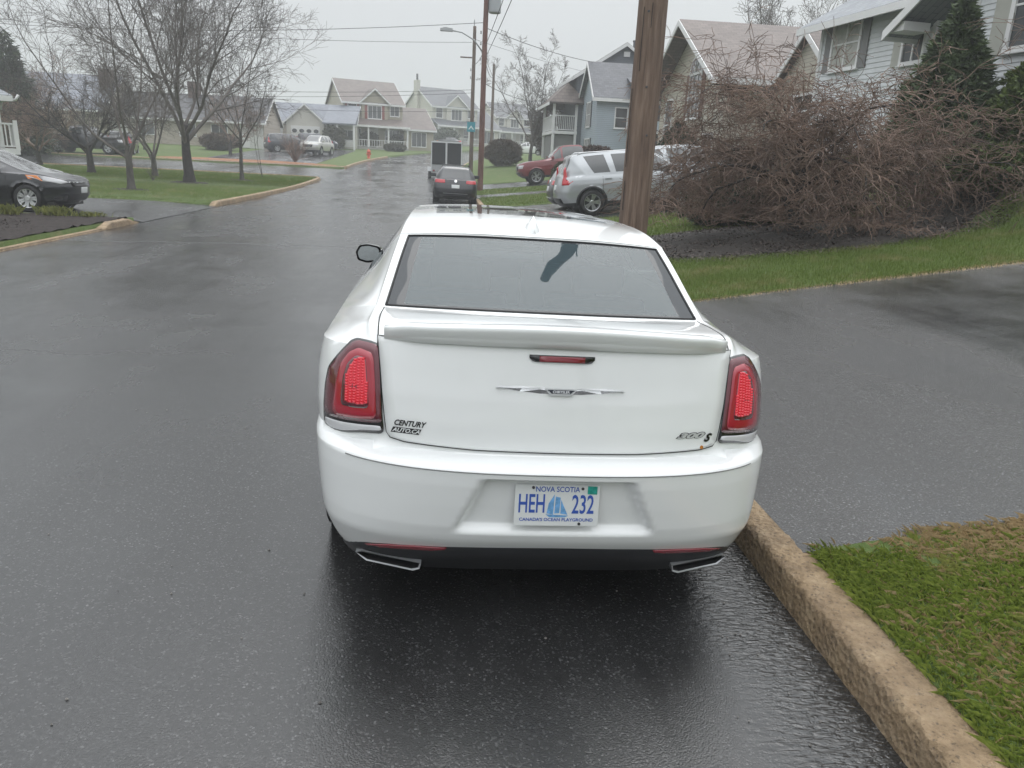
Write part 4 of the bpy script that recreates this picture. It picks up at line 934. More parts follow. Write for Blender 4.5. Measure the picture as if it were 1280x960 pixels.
X, Y = uni(170000, 1.64, 11, 7.95, 11.4, 3, lambda X, Y, r: (r.uniform(0, 1, len(X)) < .55+.45*patchy(X*.5, Y*.5)) & (((X-6.)/3.5)**2+((Y-12.4)/2.3)**2 > .9))
blades('grass', X, Y, .06, .0038, 'grass_blades', 3, two=False)
X, Y = uni(9000, 1.9, 11, 7.86, 8.12, 4); blades('dry_grass', X, Y, .045, .004, 'straw', 4, two=False, flat=1.5)
X, Y = uni(60000, 1.64, 11, 11.4, 19.5, 5, lambda X, Y, r: ((X-6.)/3.5)**2+((Y-12.4)/2.3)**2 > .9)
blades('grass', X, Y, .08, .009, 'grass_blades', 5, two=False)
X, Y = uni(60000, -22, -7.26, 24.5, 46.3, 6); blades('grass', X, Y, .07, .016, 'grass_blades', 6, two=False)
X, Y = uni(26000, 1.66, 9, 27.1, 39.9, 7, lambda X, Y, r: (Y < 33.5) | (Y > 36.3)); blades('grass', X, Y, .07, .016, 'grass_blades', 7, two=False)
# leaf litter on the dark bed, twigs and grit
def litter(name, n, cx, cy_, rx, ry, size, mt, seed, zoff=.075):
    rr = np.random.default_rng(seed); a = rr.uniform(0, 6.28, n); q = np.sqrt(rr.uniform(0, 1.05, n)); X = cx+q*rx*np.cos(a); Y = cy_+q*ry*np.sin(a); Z = lawn_z(X, Y)+zoff*(1-q**4)+rr.uniform(.005, .03, n)
    C = np.stack([X, Y, Z], 1); u = rr.normal(0, 1, (n, 3)); u[:, 2] *= .45; u /= np.linalg.norm(u, axis=1, keepdims=True); v = np.cross(u, np.array([[0, 0, 1.]])+rr.normal(0, .35, (n, 3))); v /= np.linalg.norm(v, axis=1, keepdims=True)
    s = size*rr.uniform(.5, 1.3, (n, 1)); V = np.stack([C-u*s, C+v*s*.5, C+u*s, C-v*s*.5], 1).reshape(-1, 3)
    return tag(link_mesh(name, V, np.arange(n)[:, None]*4+np.array([[0, 1, 2, 3]]), mt), kind='stuff')
litter('fallen_leaves', 26000, 6.0, 12.4, 3.6, 2.4, .026, 'leaf_litter', 1, .05)
litter('mulch_chips', 12000, -11.5, 14.0, 3.8, 4.2, .022, 'mulch_wet', 2, .04)
for i, (x, y) in enumerate(((-9.6, 17.7), (-8.6, 17.8), (-10.8, 17.6), (-8.0, 17.95))):
    e = empty('grass_tuft', (x, y, float(lawn_z(x, y))+.03), 0, ['tuft of yellow-green shoots below the black car front wheel', 'bright tuft of shoots under the black car bumper', 'leftmost small tuft of shoots in the dark garden bed', 'flat little tuft of shoots by the short kerb end'][i], 'plant', 'shoots in the dark garden bed')
    rr = np.random.default_rng(i); n = 160; X = rr.normal(0, .16, n); Y = rr.normal(0, .1, n)
    t = blades('shoots', X, Y, .2 if i != 3 else .1, .012, 'shoot_green', 40+i, zf=lambda X, Y: 0*X, zoff=0); t.parent = e
# ------------------------------------------------------------------ houses
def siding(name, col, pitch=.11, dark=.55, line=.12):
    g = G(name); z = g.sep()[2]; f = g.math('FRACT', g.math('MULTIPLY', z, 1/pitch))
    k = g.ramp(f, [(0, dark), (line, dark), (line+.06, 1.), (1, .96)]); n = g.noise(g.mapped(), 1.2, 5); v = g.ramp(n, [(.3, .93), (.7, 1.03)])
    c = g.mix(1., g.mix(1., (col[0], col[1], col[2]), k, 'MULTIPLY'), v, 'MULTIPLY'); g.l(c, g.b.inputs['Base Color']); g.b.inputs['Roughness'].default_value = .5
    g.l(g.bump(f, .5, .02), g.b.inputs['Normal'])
def shingle(name, c1, c2, pitch=.15):
    g = G(name); v = g.mapped()
    b = g.n('ShaderNodeTexBrick'); b.inputs['Scale'].default_value = 1; b.inputs['Brick Width'].default_value = .3; b.inputs['Row Height'].default_value = pitch; b.inputs['Mortar Size'].default_value = .008
    b.inputs['Color1'].default_value = (*c1, 1); b.inputs['Color2'].default_value = (*c2, 1); b.inputs['Mortar'].default_value = (*[c*.6 for c in c1], 1); g.l(v, b.inputs['Vector'])
    n = g.ramp(g.noise(v, .7, 6, .7), [(.3, .8), (.7, 1.15)]); g.l(g.mix(1., b.outputs[0], n, 'MULTIPLY'), g.b.inputs['Base Color']); g.b.inputs['Roughness'].default_value = .55
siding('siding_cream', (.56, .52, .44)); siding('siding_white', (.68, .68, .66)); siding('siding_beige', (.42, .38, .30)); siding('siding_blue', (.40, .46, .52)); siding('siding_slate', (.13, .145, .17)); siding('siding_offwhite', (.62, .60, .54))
shingle('roof_brown', (.125, .10, .09), (.17, .138, .125)); shingle('roof_slate', (.075, .08, .095), (.11, .115, .13)); shingle('roof_bluegrey', (.15, .165, .20), (.2, .215, .25)); shingle('roof_dkbrown', (.10, .08, .072), (.15, .12, .105)); shingle('roof_grey', (.2, .215, .24), (.27, .29, .31)); shingle('roof_black', (.05, .05, .056), (.085, .085, .095))
mat('white_trim', (.74, .74, .74), .45, var=.04, vscale=2); mat('soffit', (.55, .55, .54), .6); mat('shutter_brown', (.11, .055, .04), .6); mat('shutter_grey', (.42, .42, .38), .55, var=.05); mat('shutter_dkgrey', (.2, .2, .2), .6); mat('shutter_dark', (.03, .032, .04), .5); mat('shutter_red', (.22, .05, .04), .6)
mat('brick_dark', (.10, .06, .05), .8, var=.35, vscale=9); mat('door_white', (.7, .7, .69), .4); mat('concrete', (.34, .33, .31), .8, var=.15, vscale=3); mat('board_white', (.66, .68, .70), .45, var=.05, vscale=2.5)
mat('pane_reflection', (.45, .45, .42), .8, var=.2, vscale=4)  # pale pane colour, stands in for the glass's bright reflection
g = G('brick_tan'); b_ = g.n('ShaderNodeTexBrick'); b_.inputs['Scale'].default_value = 1; b_.inputs['Brick Width'].default_value = .3; b_.inputs['Row Height'].default_value = .12; b_.inputs['Mortar Size'].default_value = .012
b_.inputs['Color1'].default_value = (.36, .30, .24, 1); b_.inputs['Color2'].default_value = (.46, .40, .34, 1); b_.inputs['Mortar'].default_value = (.4, .38, .35, 1); g.l(g.mapped((1, 1, 1), (R(90), 0, 0)), b_.inputs['Vector']); g.l(b_.outputs[0], g.b.inputs['Base Color'])
def P3(face, pl):
    return {'-y': lambda u, o, z: (u, pl-o, z), '+y': lambda u, o, z: (u, pl+o, z), '-x': lambda u, o, z: (pl-o, u, z), '+x': lambda u, o, z: (pl+o, u, z)}[face]
def fbox(mb, f, u0, u1, z0, z1, o0, o1):
    c = [f(u, o, z) for z in (z0, z1) for o in (o0, o1) for u in (u0, u1)]
    mb.add(c, [(0, 1, 3, 2), (4, 6, 7, 5), (0, 4, 5, 1), (2, 3, 7, 6), (0, 2, 6, 4), (1, 5, 7, 3)]); return mb
def win(par, face, pl, u, z, w, h, cols=2, rows=2, shut=None, sw=.3, fr=.07, glassm='house_glass', trim='white_trim'):
    f = P3(face, pl); mb = MB(); a, b = u-w/2, u+w/2
    for q in ((a-fr, b+fr, z-fr, z), (a-fr, b+fr, z+h, z+h+fr), (a-fr, a, z, z+h), (b, b+fr, z, z+h)): fbox(mb, f, *q, -.02, .055)
    fbox(mb, f, a-fr-.03, b+fr+.03, z-fr-.03, z-fr+.0, -.02, .09)
    for i in range(1, cols): x = a+w*i/cols; fbox(mb, f, x-.02, x+.02, z, z+h, -.01, .04)
    for j in range(1, rows): y = z+h*j/rows; fbox(mb, f, a, b, y-.02, y+.02, -.01, .037)
    o = mb.build('window', trim, par)
    p = fbox(MB(), f, a, b, z, z+h, -.02, .012).build('pane', glassm, o)
    if shut:
        for s in ((-1, 1) if not isinstance(shut, tuple) else (shut[1],)):
            c = (a-fr-.02-sw if s < 0 else b+fr+.02); fbox(MB(), f, c, c+sw, z-fr, z+h+fr, -.01, .035).build('shutter', shut if isinstance(shut, str) else shut[0], par)
    return o
def block(par, x0, x1, y0, y1, z0, ze, zr, axis, wm, rm, oh=.35, th=.1, hip=0., wall=True, trim='white_trim', ohg=.25):
    """gabled block; axis is the ridge direction"""
    if wall:
        if axis == 'x':
            ym = (y0+y1)/2; MB().prism([(y0, z0), (y1, z0), (y1, ze), (ym, zr-.05), (y0, ze)], 0, x0, x1).build('wall', wm, par)
        else:
            xm = (x0+x1)/2; MB().prism([(x0, z0), (x1, z0), (x1, ze), (xm, zr-.05), (x0, ze)], 1, y0, y1).build('wall', wm, par)
    a0, a1, b0, b1 = (y0, y1, x0, x1) if axis == 'x' else (x0, x1, y0, y1)
    am = (a0+a1)/2; sl = (zr-ze)/(am-a0); e0, e1 = a0-oh, a1+oh; zo = ze-sl*oh
    def pt(a, b, z): return (b, a, z) if axis == 'x' else (a, b, z)
    B0, B1 = b0-ohg, b1+ohg; V, F = [], []; ro = None
    for e in (e0, e1):
        mb = MB(); h0, h1 = (B0+hip, B1-hip) if hip else (B0, B1)
        q = [pt(e, B0, zo), pt(e, B1, zo), pt(am, h1, zr+.004), pt(am, h0, zr+.004)]; t = [(x, y, z+th) for x, y, z in q]
        mb.add(q+t, [(0, 1, 2, 3), (4, 5, 6, 7), (0, 1, 5, 4), (1, 2, 6, 5), (2, 3, 7, 6), (3, 0, 4, 7)]); o = mb.build('roof', rm, par); ro = ro or o
        MB().add([pt(e, B0-.0, zo-.09), pt(e, B1, zo-.09), pt(e, B1, zo+th*.8), pt(e, B0, zo+th*.8)]+[pt(e+(-.05 if e == e0 else .05), bb, zz) for bb, zz in ((B0, zo-.09), (B1, zo-.09), (B1, zo+th*.8), (B0, zo+th*.8))], [(0, 1, 2, 3), (4, 5, 6, 7), (0, 1, 5, 4), (3, 2, 6, 7), (0, 3, 7, 4), (1, 2, 6, 5)]).build('gutter', trim, o)
        if not hip:
            for bb, sgn in ((B0, -1), (B1, 1)):
                v = [pt(e, bb, zo-.1), pt(am, bb, zr-.1), pt(am, bb, zr+th*.85), pt(e, bb, zo+th*.85)]; v2 = [pt(*( (pp[0], pp[1]) if axis != 'x' else (pp[1], pp[0])), pp[2]) for pp in v]
                d = (0, sgn*.04, 0) if axis != 'x' else (sgn*.04, 0, 0)
                MB().add(v+[tuple(np.add(p, d)) for p in v], [(0, 1, 2, 3), (4, 5, 6, 7), (0, 1, 5, 4), (1, 2, 6, 5), (2, 3, 7, 6), (3, 0, 4, 7)]).build('rake_board', trim, o)
    if hip:
        for bb, h in ((B0, B0+hip), (B1, B1-hip)):
            q = [pt(e0, bb, zo), pt(e1, bb, zo), pt(am, h, zr)]; MB().add(q+[(x, y, z+th) for x, y, z in q], [(0, 1, 2), (3, 4, 5), (0, 1, 4, 3), (1, 2, 5, 4), (2, 0, 3, 5)]).build('roof', rm, par)
    return ro
def post(par, x, y, z0, z1, w=.12, mt='white_trim', nm='post'): return MB().box((x-w/2, y-w/2, z0), (x+w/2, y+w/2, z1)).build(nm, mt, par)
def rail(par, p, q, z0, z1, n, w=.035, mt='white_trim', first=True):
    p, q = np.array(p, float), np.array(q, float); d = norm(np.append(q-p, 0))[:2]; nn = np.array([-d[1], d[0]])
    def bar(a, b, zz0, zz1, hw):
        V = [(*(a-nn*hw), zz0), (*(b-nn*hw), zz0), (*(b+nn*hw), zz0), (*(a+nn*hw), zz0)]; return MB().add(V+[(x, y, zz1) for x, y, _ in V], [(0, 1, 2, 3), (4, 5, 6, 7), (0, 1, 5, 4), (1, 2, 6, 5), (2, 3, 7, 6), (3, 0, 4, 7)])
    bar(p, q, z1-.06, z1, .05).build('top_rail', mt, par); bar(p, q, z0+.06, z0+.11, .03).build('bottom_rail', mt, par); me = None
    for i in range(n):
        c = p+(q-p)*(i+.5)/n
        o = bar(c-d*w/2, c+d*w/2, z0+.1, z1-.05, w/2).build('baluster', mt, par)

# white house at right ------------------------------------------------------
phi = R(7)
h1 = empty('white_house', (10.51, 15.25, 0), R(90)+phi, 'white clapboard house with grey shutters at upper right', 'house')
z0 = 2.1
MB().box((-7, -8, z0), (0, -.03, 5.5)).build('wall', 'board_white', h1)
MB().prism([(-7, 5.5), (0, 5.5), (0, 5.95), (-2.5, 7.4), (-7, 5.3)], 1, -8, -.03).build('gable_wall', 'board_white', h1)
MB().box((1.35, -8, z0), (5.6, -.33, 5.72)).build('wall', 'board_white', h1)
MB().box((-.02, -8, z0), (1.37, -1.5, 5.6)).build('entry_wall', 'board_white', h1)
MB().box((-7, -.035, z0-.4), (0, -.01, 3.0)).build('foundation', 'concrete', h1)
def boards(par, u0, u1, zs, yo, ex=.115):
    me = None
    for z in zs:
        if me is None:
            b = MB().prism([(yo-.004, 0), (yo+.022, 0), (yo+.020, .012), (yo+.004, ex+.006), (yo-.004, ex+.006)], 0, u0, u1); o = b.build('siding_board', 'board_white', par); me = o.data; o.location.z = z
        else:
            o = bpy.data.objects.new('siding_board', me); COL.objects.link(o); o.parent = par; o.location.z = z
boards(h1, -4.6, -.09, np.arange(3.02, 5.85, .115), -.03); boards(h1, 1.45, 5.5, np.arange(2.6, 5.62, .115), -.33)
for u, y in ((-.045, 0.0), (1.4, -.30), (5.55, -.30)): MB().box((u-.05, y-.06, 2.6), (u+.05, y+.012, 5.7)).build('corner_trim', 'white_trim', h1)
win(h1, '+y', -.01, -1.75, 4.22, 1.5, 1.45, 2, 2, ('shutter_grey', 1), .36, .1); win(h1, '+y', -.01, -1.45, 2.72, .9, .36, 2, 1, None, fr=.06)
win(h1, '+y', -.31, 1.95, 4.33, .62, .72, 2, 1, ('shutter_grey', 1), .26, .07); win(h1, '+y', -.31, 4.45, 4.45, 1.05, 1.15, 2, 2, 'shutter_dkgrey', .26, .07, glassm='pane_reflection')
MB().box((.25, -1.52, 3.2), (1.15, -1.44, 5.2)).build('entry_door', 'shutter_dark', h1)
block(h1, 0.6, 5.7, -8, -.33, 5.7, 5.75, 8.0, 'x', 'board_white', 'roof_grey', .5, .1, wall=False, ohg=.3)
block(h1, -6.4, 1.4, -8, 0.35, 5.0, 5.05, 7.5, 'y', 'board_white', 'roof_grey', .45, .12, wall=False, ohg=.25)
MB().box((1.3, -.1, 4.82), (1.8, .55, 5.0)).build('eave_return', 'white_trim', h1)

# cream house with the brown roof -------------------------------------------
h2 = empty('cream_house', (9.5, 30, 0), 0, 'cream sided house with brown roof and arched front window', 'house')
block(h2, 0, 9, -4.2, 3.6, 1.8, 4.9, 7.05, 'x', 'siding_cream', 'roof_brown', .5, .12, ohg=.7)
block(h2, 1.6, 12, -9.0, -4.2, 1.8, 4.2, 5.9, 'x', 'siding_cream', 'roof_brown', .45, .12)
win(h2, '-x', 0, -.9, 3.7, 1.3, 1.5, 3, 2, 'shutter_brown', .32)
aw = MB(); aw.prism([(-.9+.72*math.cos(a), 5.27+.62*math.sin(a)) for a in np.linspace(0, math.pi, 14)], 0, -.06, .01); ao = aw.build('arched_window', 'white_trim', h2)
MB().prism([(-.9+.6*math.cos(a), 5.3+.5*math.sin(a)) for a in np.linspace(0, math.pi, 14)], 0, -.075, -.05).build('pane', 'house_glass', ao)
for a in (.9, 1.57, 2.24): MB().tube([(-.085, -.9, 5.3), (-.085, -.9+.58*math.cos(a), 5.3+.48*math.sin(a))], .018, 4).build('muntin', 'white_trim', ao)
win(h2, '-x', 0, 2.2, 2.6, .9, 1.9, 1, 2, None); MB().box((-.04, 2.55, 4.75), (.0, 2.65, 4.8)).build('wall_lamp', 'shutter_dark', h2)
win(h2, '-x', 1.6, -6.6, 3.2, 1.3, .9, 2, 2, 'shutter_brown'); win(h2, '-x', 0, -2.9, 2.3, .9, .7, 2, 1, None)
MB().box((-1.2, 1.6, 1.9), (0, 3.5, 2.5)).build('front_steps', 'concrete', h2)

# blue-grey house ---------------------------------------------------------
h3 = empty('blue_house', (8.6, 50.5, 0), 0, 'blue-grey gabled house with upper porch behind the red pickup', 'house')
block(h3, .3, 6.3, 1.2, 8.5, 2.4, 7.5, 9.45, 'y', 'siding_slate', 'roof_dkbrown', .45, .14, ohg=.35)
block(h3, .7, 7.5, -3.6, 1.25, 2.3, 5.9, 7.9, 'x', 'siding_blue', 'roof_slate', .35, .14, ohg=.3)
MB().box((3.0, -4.6, 3.9), (8.4, -3.55, 6.1)).build('bay_wall', 'siding_blue', h3); MB().prism([(-4.95, 6.08), (-4.95, 6.2), (-1.6, 7.35), (-1.6, 7.2)], 0, 2.7, 8.8).build('roof', 'roof_slate', h3)
MB().box((2.65, -5.0, 5.98), (8.8, -4.93, 6.18)).build('gutter', 'white_trim', h3); MB().box((3.2, -4.4, 2.2), (8.4, -3.6, 3.9)).build('brick_base', 'brick_dark', h3)
MB().box((2.9, -4.65, 3.82), (8.45, -3.5, 3.93)).build('sill_band', 'white_trim', h3)
for u in (3.75, 5.6): win(h3, '-y', -4.6, u, 4.6, .62, 1.1, 1, 2, 'shutter_dark', .22)
win(h3, '-y', -3.6, 2.25, 4.1, .7, 1.1, 1, 2, None); win(h3, '-y', -4.4, 4.5, 2.5, .6, 1.3, 1, 2, None)
win(h3, '-x', .7, -1.2, 4.2, 1.2, 1.4, 3, 2, 'shutter_dark', .25); win(h3, '-x', .7, -1.3, 2.5, 1.6, .9, 3, 2, 'shutter_dark', .25)
MB().box((3.2, 1.1, 8.75), (3.6, 1.19, 9.05)).build('gable_vent', 'white_trim', h3); MB().lathe([(.1, 0), (.1, 1.0), (.14, 1.0), (.14, 1.1)], (4.4, 3.4, 9.0), 'z', 10).build('vent_pipe', 'steel_dark', h3)
block(h3, -1.3, .75, 1.0, 6.2, 5.9, 5.9, 6.9, 'y', 'siding_slate', 'roof_dkbrown', .3, .12, wall=False, hip=.9)
MB().box((-1.3, 1.1, 3.75), (.4, 6.1, 3.95)).build('porch_floor', 'white_trim', h3); MB().box((.2, 1.3, 2.3), (.36, 6, 7.4)).build('wall', 'siding_slate', h3)
for x, y in ((-1.2, 1.2), (-1.2, 6.0), (.3, 1.2)): post(h3, x, y, 2.2, 5.9, .16)
rail(h3, (-1.2, 1.2), (.3, 1.2), 3.95, 4.95, 12); rail(h3, (-1.2, 1.2), (-1.2, 6.0), 3.95, 4.95, 34); win(h3, '-y', 1.2, -.5, 2.4, .8, 1.2, 2, 2, None) if False else None
MB().box((-1.1, 1.35, 2.2), (.4, 6.0, 3.7)).build('lower_room', 'shutter_dkgrey', h3)

# porch house at far left ----------------------------------------------------
h4 = empty('porch_house', (-15.45, 30.0, 0), R(33), 'house corner with white porch railing at the left edge', 'house')
zb_ = float(lawn_z(-16, 30))
MB().box((-6, .1, zb_+1.05), (0, 2.4, zb_+1.25)).build('porch_floor', 'white_trim', h4); MB().box((-6, .3, zb_), (-.2, 2.38, zb_+1.06)).build('skirt', 'brick_dark', h4)
rail(h4, (-6, .15), (-.05, .15), zb_+1.25, zb_+2.15, 46, .04); rail(h4, (-.05, .15), (-.05, 2.3), zb_+1.25, zb_+2.15, 17, .04); post(h4, -.05, .15, zb_+1.2, zb_+2.25, .13); post(h4, -.55, .3, zb_+1.2, zb_+3.25, .2)
block(h4, -14, -.3, .1, 7.5, zb_+3.2, zb_+3.2, zb_+5.6, 'x', 'siding_white', 'roof_grey', .35, .12, wall=False, hip=4.2)
MB().box((-14, 2.4, zb_), (-2.2, 9, zb_+3.25)).build('wall', 'siding_white', h4)
MB().tube([(.15, -.15, zb_+3.12), (.05, -.1, zb_+2.95), (-.35, .15, zb_+2.9), (-.42, .2, zb_+2.6)], .05, 6).build('downspout', 'white_trim', h4, True)

# brick bungalow and the blue-roofed house behind the left trees ---------------
h5 = empty('brick_bungalow', (-25, 81, 0), 0, 'long tan brick bungalow behind the bare trees', 'house'); g5 = float(lawn_z(-25, 81))-.3
block(h5, -7.5, 7, 0, 8, g5, g5+3.0, g5+5.3, 'x', 'brick_tan', 'roof_black', .6, .12)
for u in (-4.5, -.5, 2.6): win(h5, '-y', 0, u, g5+1.2, 1.5, 1.2, 2, 1, None)
MB().box((4.6, -.06, g5+.3), (5.5, .0, g5+2.5)).build('front_door', 'door_white', h5); MB().box((-1.2, 3.2, g5+4), (-.2, 4.4, g5+6.6)).build('chimney', 'brick_dark', h5)
for u, mt in ((6.2, 'siding_white'), (-7.0, 'siding_white')): MB().box((u-.7, -.05, g5), (u+.7, -.005, g5+2.95)).build('wall_panel', mt, h5)
h6 = empty('blue_roofed_house', (-41, 80, 0), 0, 'low house with blue-grey roof behind trees at far left', 'house'); g6 = float(lawn_z(-41, 80))-.3
block(h6, -8, 8, 0, 10, g6, g6+3.4, g6+6.6, 'x', 'siding_beige', 'roof_bluegrey', .6, .12); MB().box((6.6, 3, g6+4), (7.7, 4.2, g6+7.2)).build('chimney', 'brick_dark', h6)
for u in (-4, 3): win(h6, '-y', 0, u, g6+1.3, 1.4, 1.1, 2, 1, None)

# grey-roofed house with the garage ------------------------------------------
h7 = empty('garage_house', (-15.5, 91, 0), 0, 'grey-roofed house with white garage door and small gable', 'house'); g7 = float(lawn_z(-15.5, 91))-.1
block(h7, -2.1, 2.1, -.6, 6, g7, g7+2.9, g7+4.7, 'y', 'siding_offwhite', 'roof_bluegrey', .3, .14)
gd = MB().box((-1.6, -.66, g7+.05), (1.6, -.59, g7+2.4)).build('garage_door', 'door_white', h7)
for i in range(4): MB().prism([(-1.2+i*.8+.28*math.cos(a), g7+1.85+.22*math.sin(a)) for a in np.linspace(0, 2*math.pi, 12, endpoint=False)], 1, -.69, -.65).build('door_pane', 'house_glass', gd)
for z in (.6, 1.2, 1.6): MB().box((-1.6, -.672, g7+z), (1.6, -.655, g7+z+.025)).build('door_groove', 'concrete', gd)
block(h7, -9.5, 5.4, 1.2, 8.5, g7, g7+2.9, g7+5.0, 'x', 'siding_offwhite', 'roof_bluegrey', .3, .14)
MB().prism([(-1.3, 2.72), (-1.3, 2.86), (4.85, 5.02), (4.85, 4.88)], 0, 2.0, 5.7).build('porch_roof', 'roof_bluegrey', h7).location.z = g7
for x in (3.6, 5.5): post(h7, x, -1.1, g7, g7+2.8, .2)
rail(h7, (3.6, -1.1), (5.5, -1.1), g7+.3, g7+1.1, 20, .05); win(h7, '-y', 1.2, 4.5, g7+1.0, 1.2, 1.2, 2, 1, None); win(h7, '-y', 1.2, 2.9, g7+.4, .9, 2.0, 1, 1, None); win(h7, '-y', 1.2, -5.5, g7+1.0, 2.0, 1.3, 3, 1, None)
post(h7, -2.6, -.9, g7, g7+2.8, .22); MB().box((-9.3, 1.12, g7), (-2.2, 1.195, g7+2.85)).build('wall_panel', 'brick_tan', h7)

# brown-roofed and white two-storey houses up the street -----------------------
def two_storey(name, x, y, rz, wm, rm, label, shut, W=9.5, D=7.5, wing=3.6, chim=False, sc_=1.):
    gz = float(lawn_z(x, y))-.2; h = empty(name, (x, y, gz), rz, label, 'house'); h.scale = (sc_, sc_, sc_)
    block(h, 0, W*.72, 0, D, 0, 5.2, 7.7, 'x', wm, rm, .35, .14)
    block(h, 2.0, 5.0, -.25, D*.5, 2.6, 5.3, 6.6, 'y', wm, rm, .3, .12)
    win(h, '-y', -.25, 3.5, 3.5, 1.5, 1.3, 3, 1, shut, .3); win(h, '-y', 0, 5.9, 3.9, 1.0, 1.0, 2, 1, None); win(h, '-y', 0, 1.0, 3.7, .9, 1.2, 1, 2, shut, .28)
    MB().prism([(-2.1, 2.55), (-2.1, 2.69), (.05, 3.55), (.05, 3.41)], 0, -.2, W*.74).build('porch_roof', rm, h); MB().box((-.22, -2.16, 2.46), (W*.745, -2.10, 2.68)).build('fascia', 'white_trim', h)
    for u in (0.0, 2.3, 4.6, W*.72): post(h, u, -1.95, 0, 2.6, .16)
    rail(h, (0, -1.95), (W*.72, -1.95), .35, 1.15, 24, .05); MB().box((-.1, -2.1, 0), (W*.73, 0, .35)).build('porch_floor', 'concrete', h)
    for u, w_ in ((1.2, 1.4), (5.6, 1.6)): win(h, '-y', 0, u, .9, w_, 1.4, 2, 2, None)
    MB().box((3.0, -.06, .35), (3.95, .0, 2.4)).build('front_door', 'door_white', h)
    block(h, W*.72, W*.72+wing, -.6, D*.8, 0, 2.7, 5.0, 'x', wm, rm, .4, .14); win(h, '-y', -.6, W*.72+wing*.5, .7, 1.7, 1.5, 3, 1, None)
    win(h, '-x', 0, D*.4, .9, 1.0, 1.2, 1, 2, None) if chim is False else None
    if chim: MB().box((-.45, D*.42, 0), (0, D*.42+1.2, 8.6)).build('chimney', wm, h); MB().lathe([(.15, 8.6), (.15, 9.4)], (-.2, D*.42+.6, 0), 'z', 8).build('flue', 'steel_dark', h)
    return h
two_storey('brown_roofed_house', -11.9, 96, R(20), 'siding_beige', 'roof_brown', 'beige two-storey house with brown roof up the street', 'shutter_red', 9.5, 8.5, 3.6, False, 1.08)
two_storey('white_gabled_house', -1.6, 127, R(26), 'siding_offwhite', 'roof_slate', 'white two-storey house with chimney and grey roof up the street', None, 9.5, 9.5, 3.2, True, 1.2)
two_storey('white_dormer_house', 9.5, 138, R(18), 'siding_offwhite', 'roof_slate', 'white dormered house with dark roof behind the far poles', None, 10, 9, 3.5)
two_storey('distant_house', 25.0, 128, R(-12), 'siding_beige', 'roof_slate', 'dark-roofed house beyond the slender bare tree', None, 10, 9, 3.5)
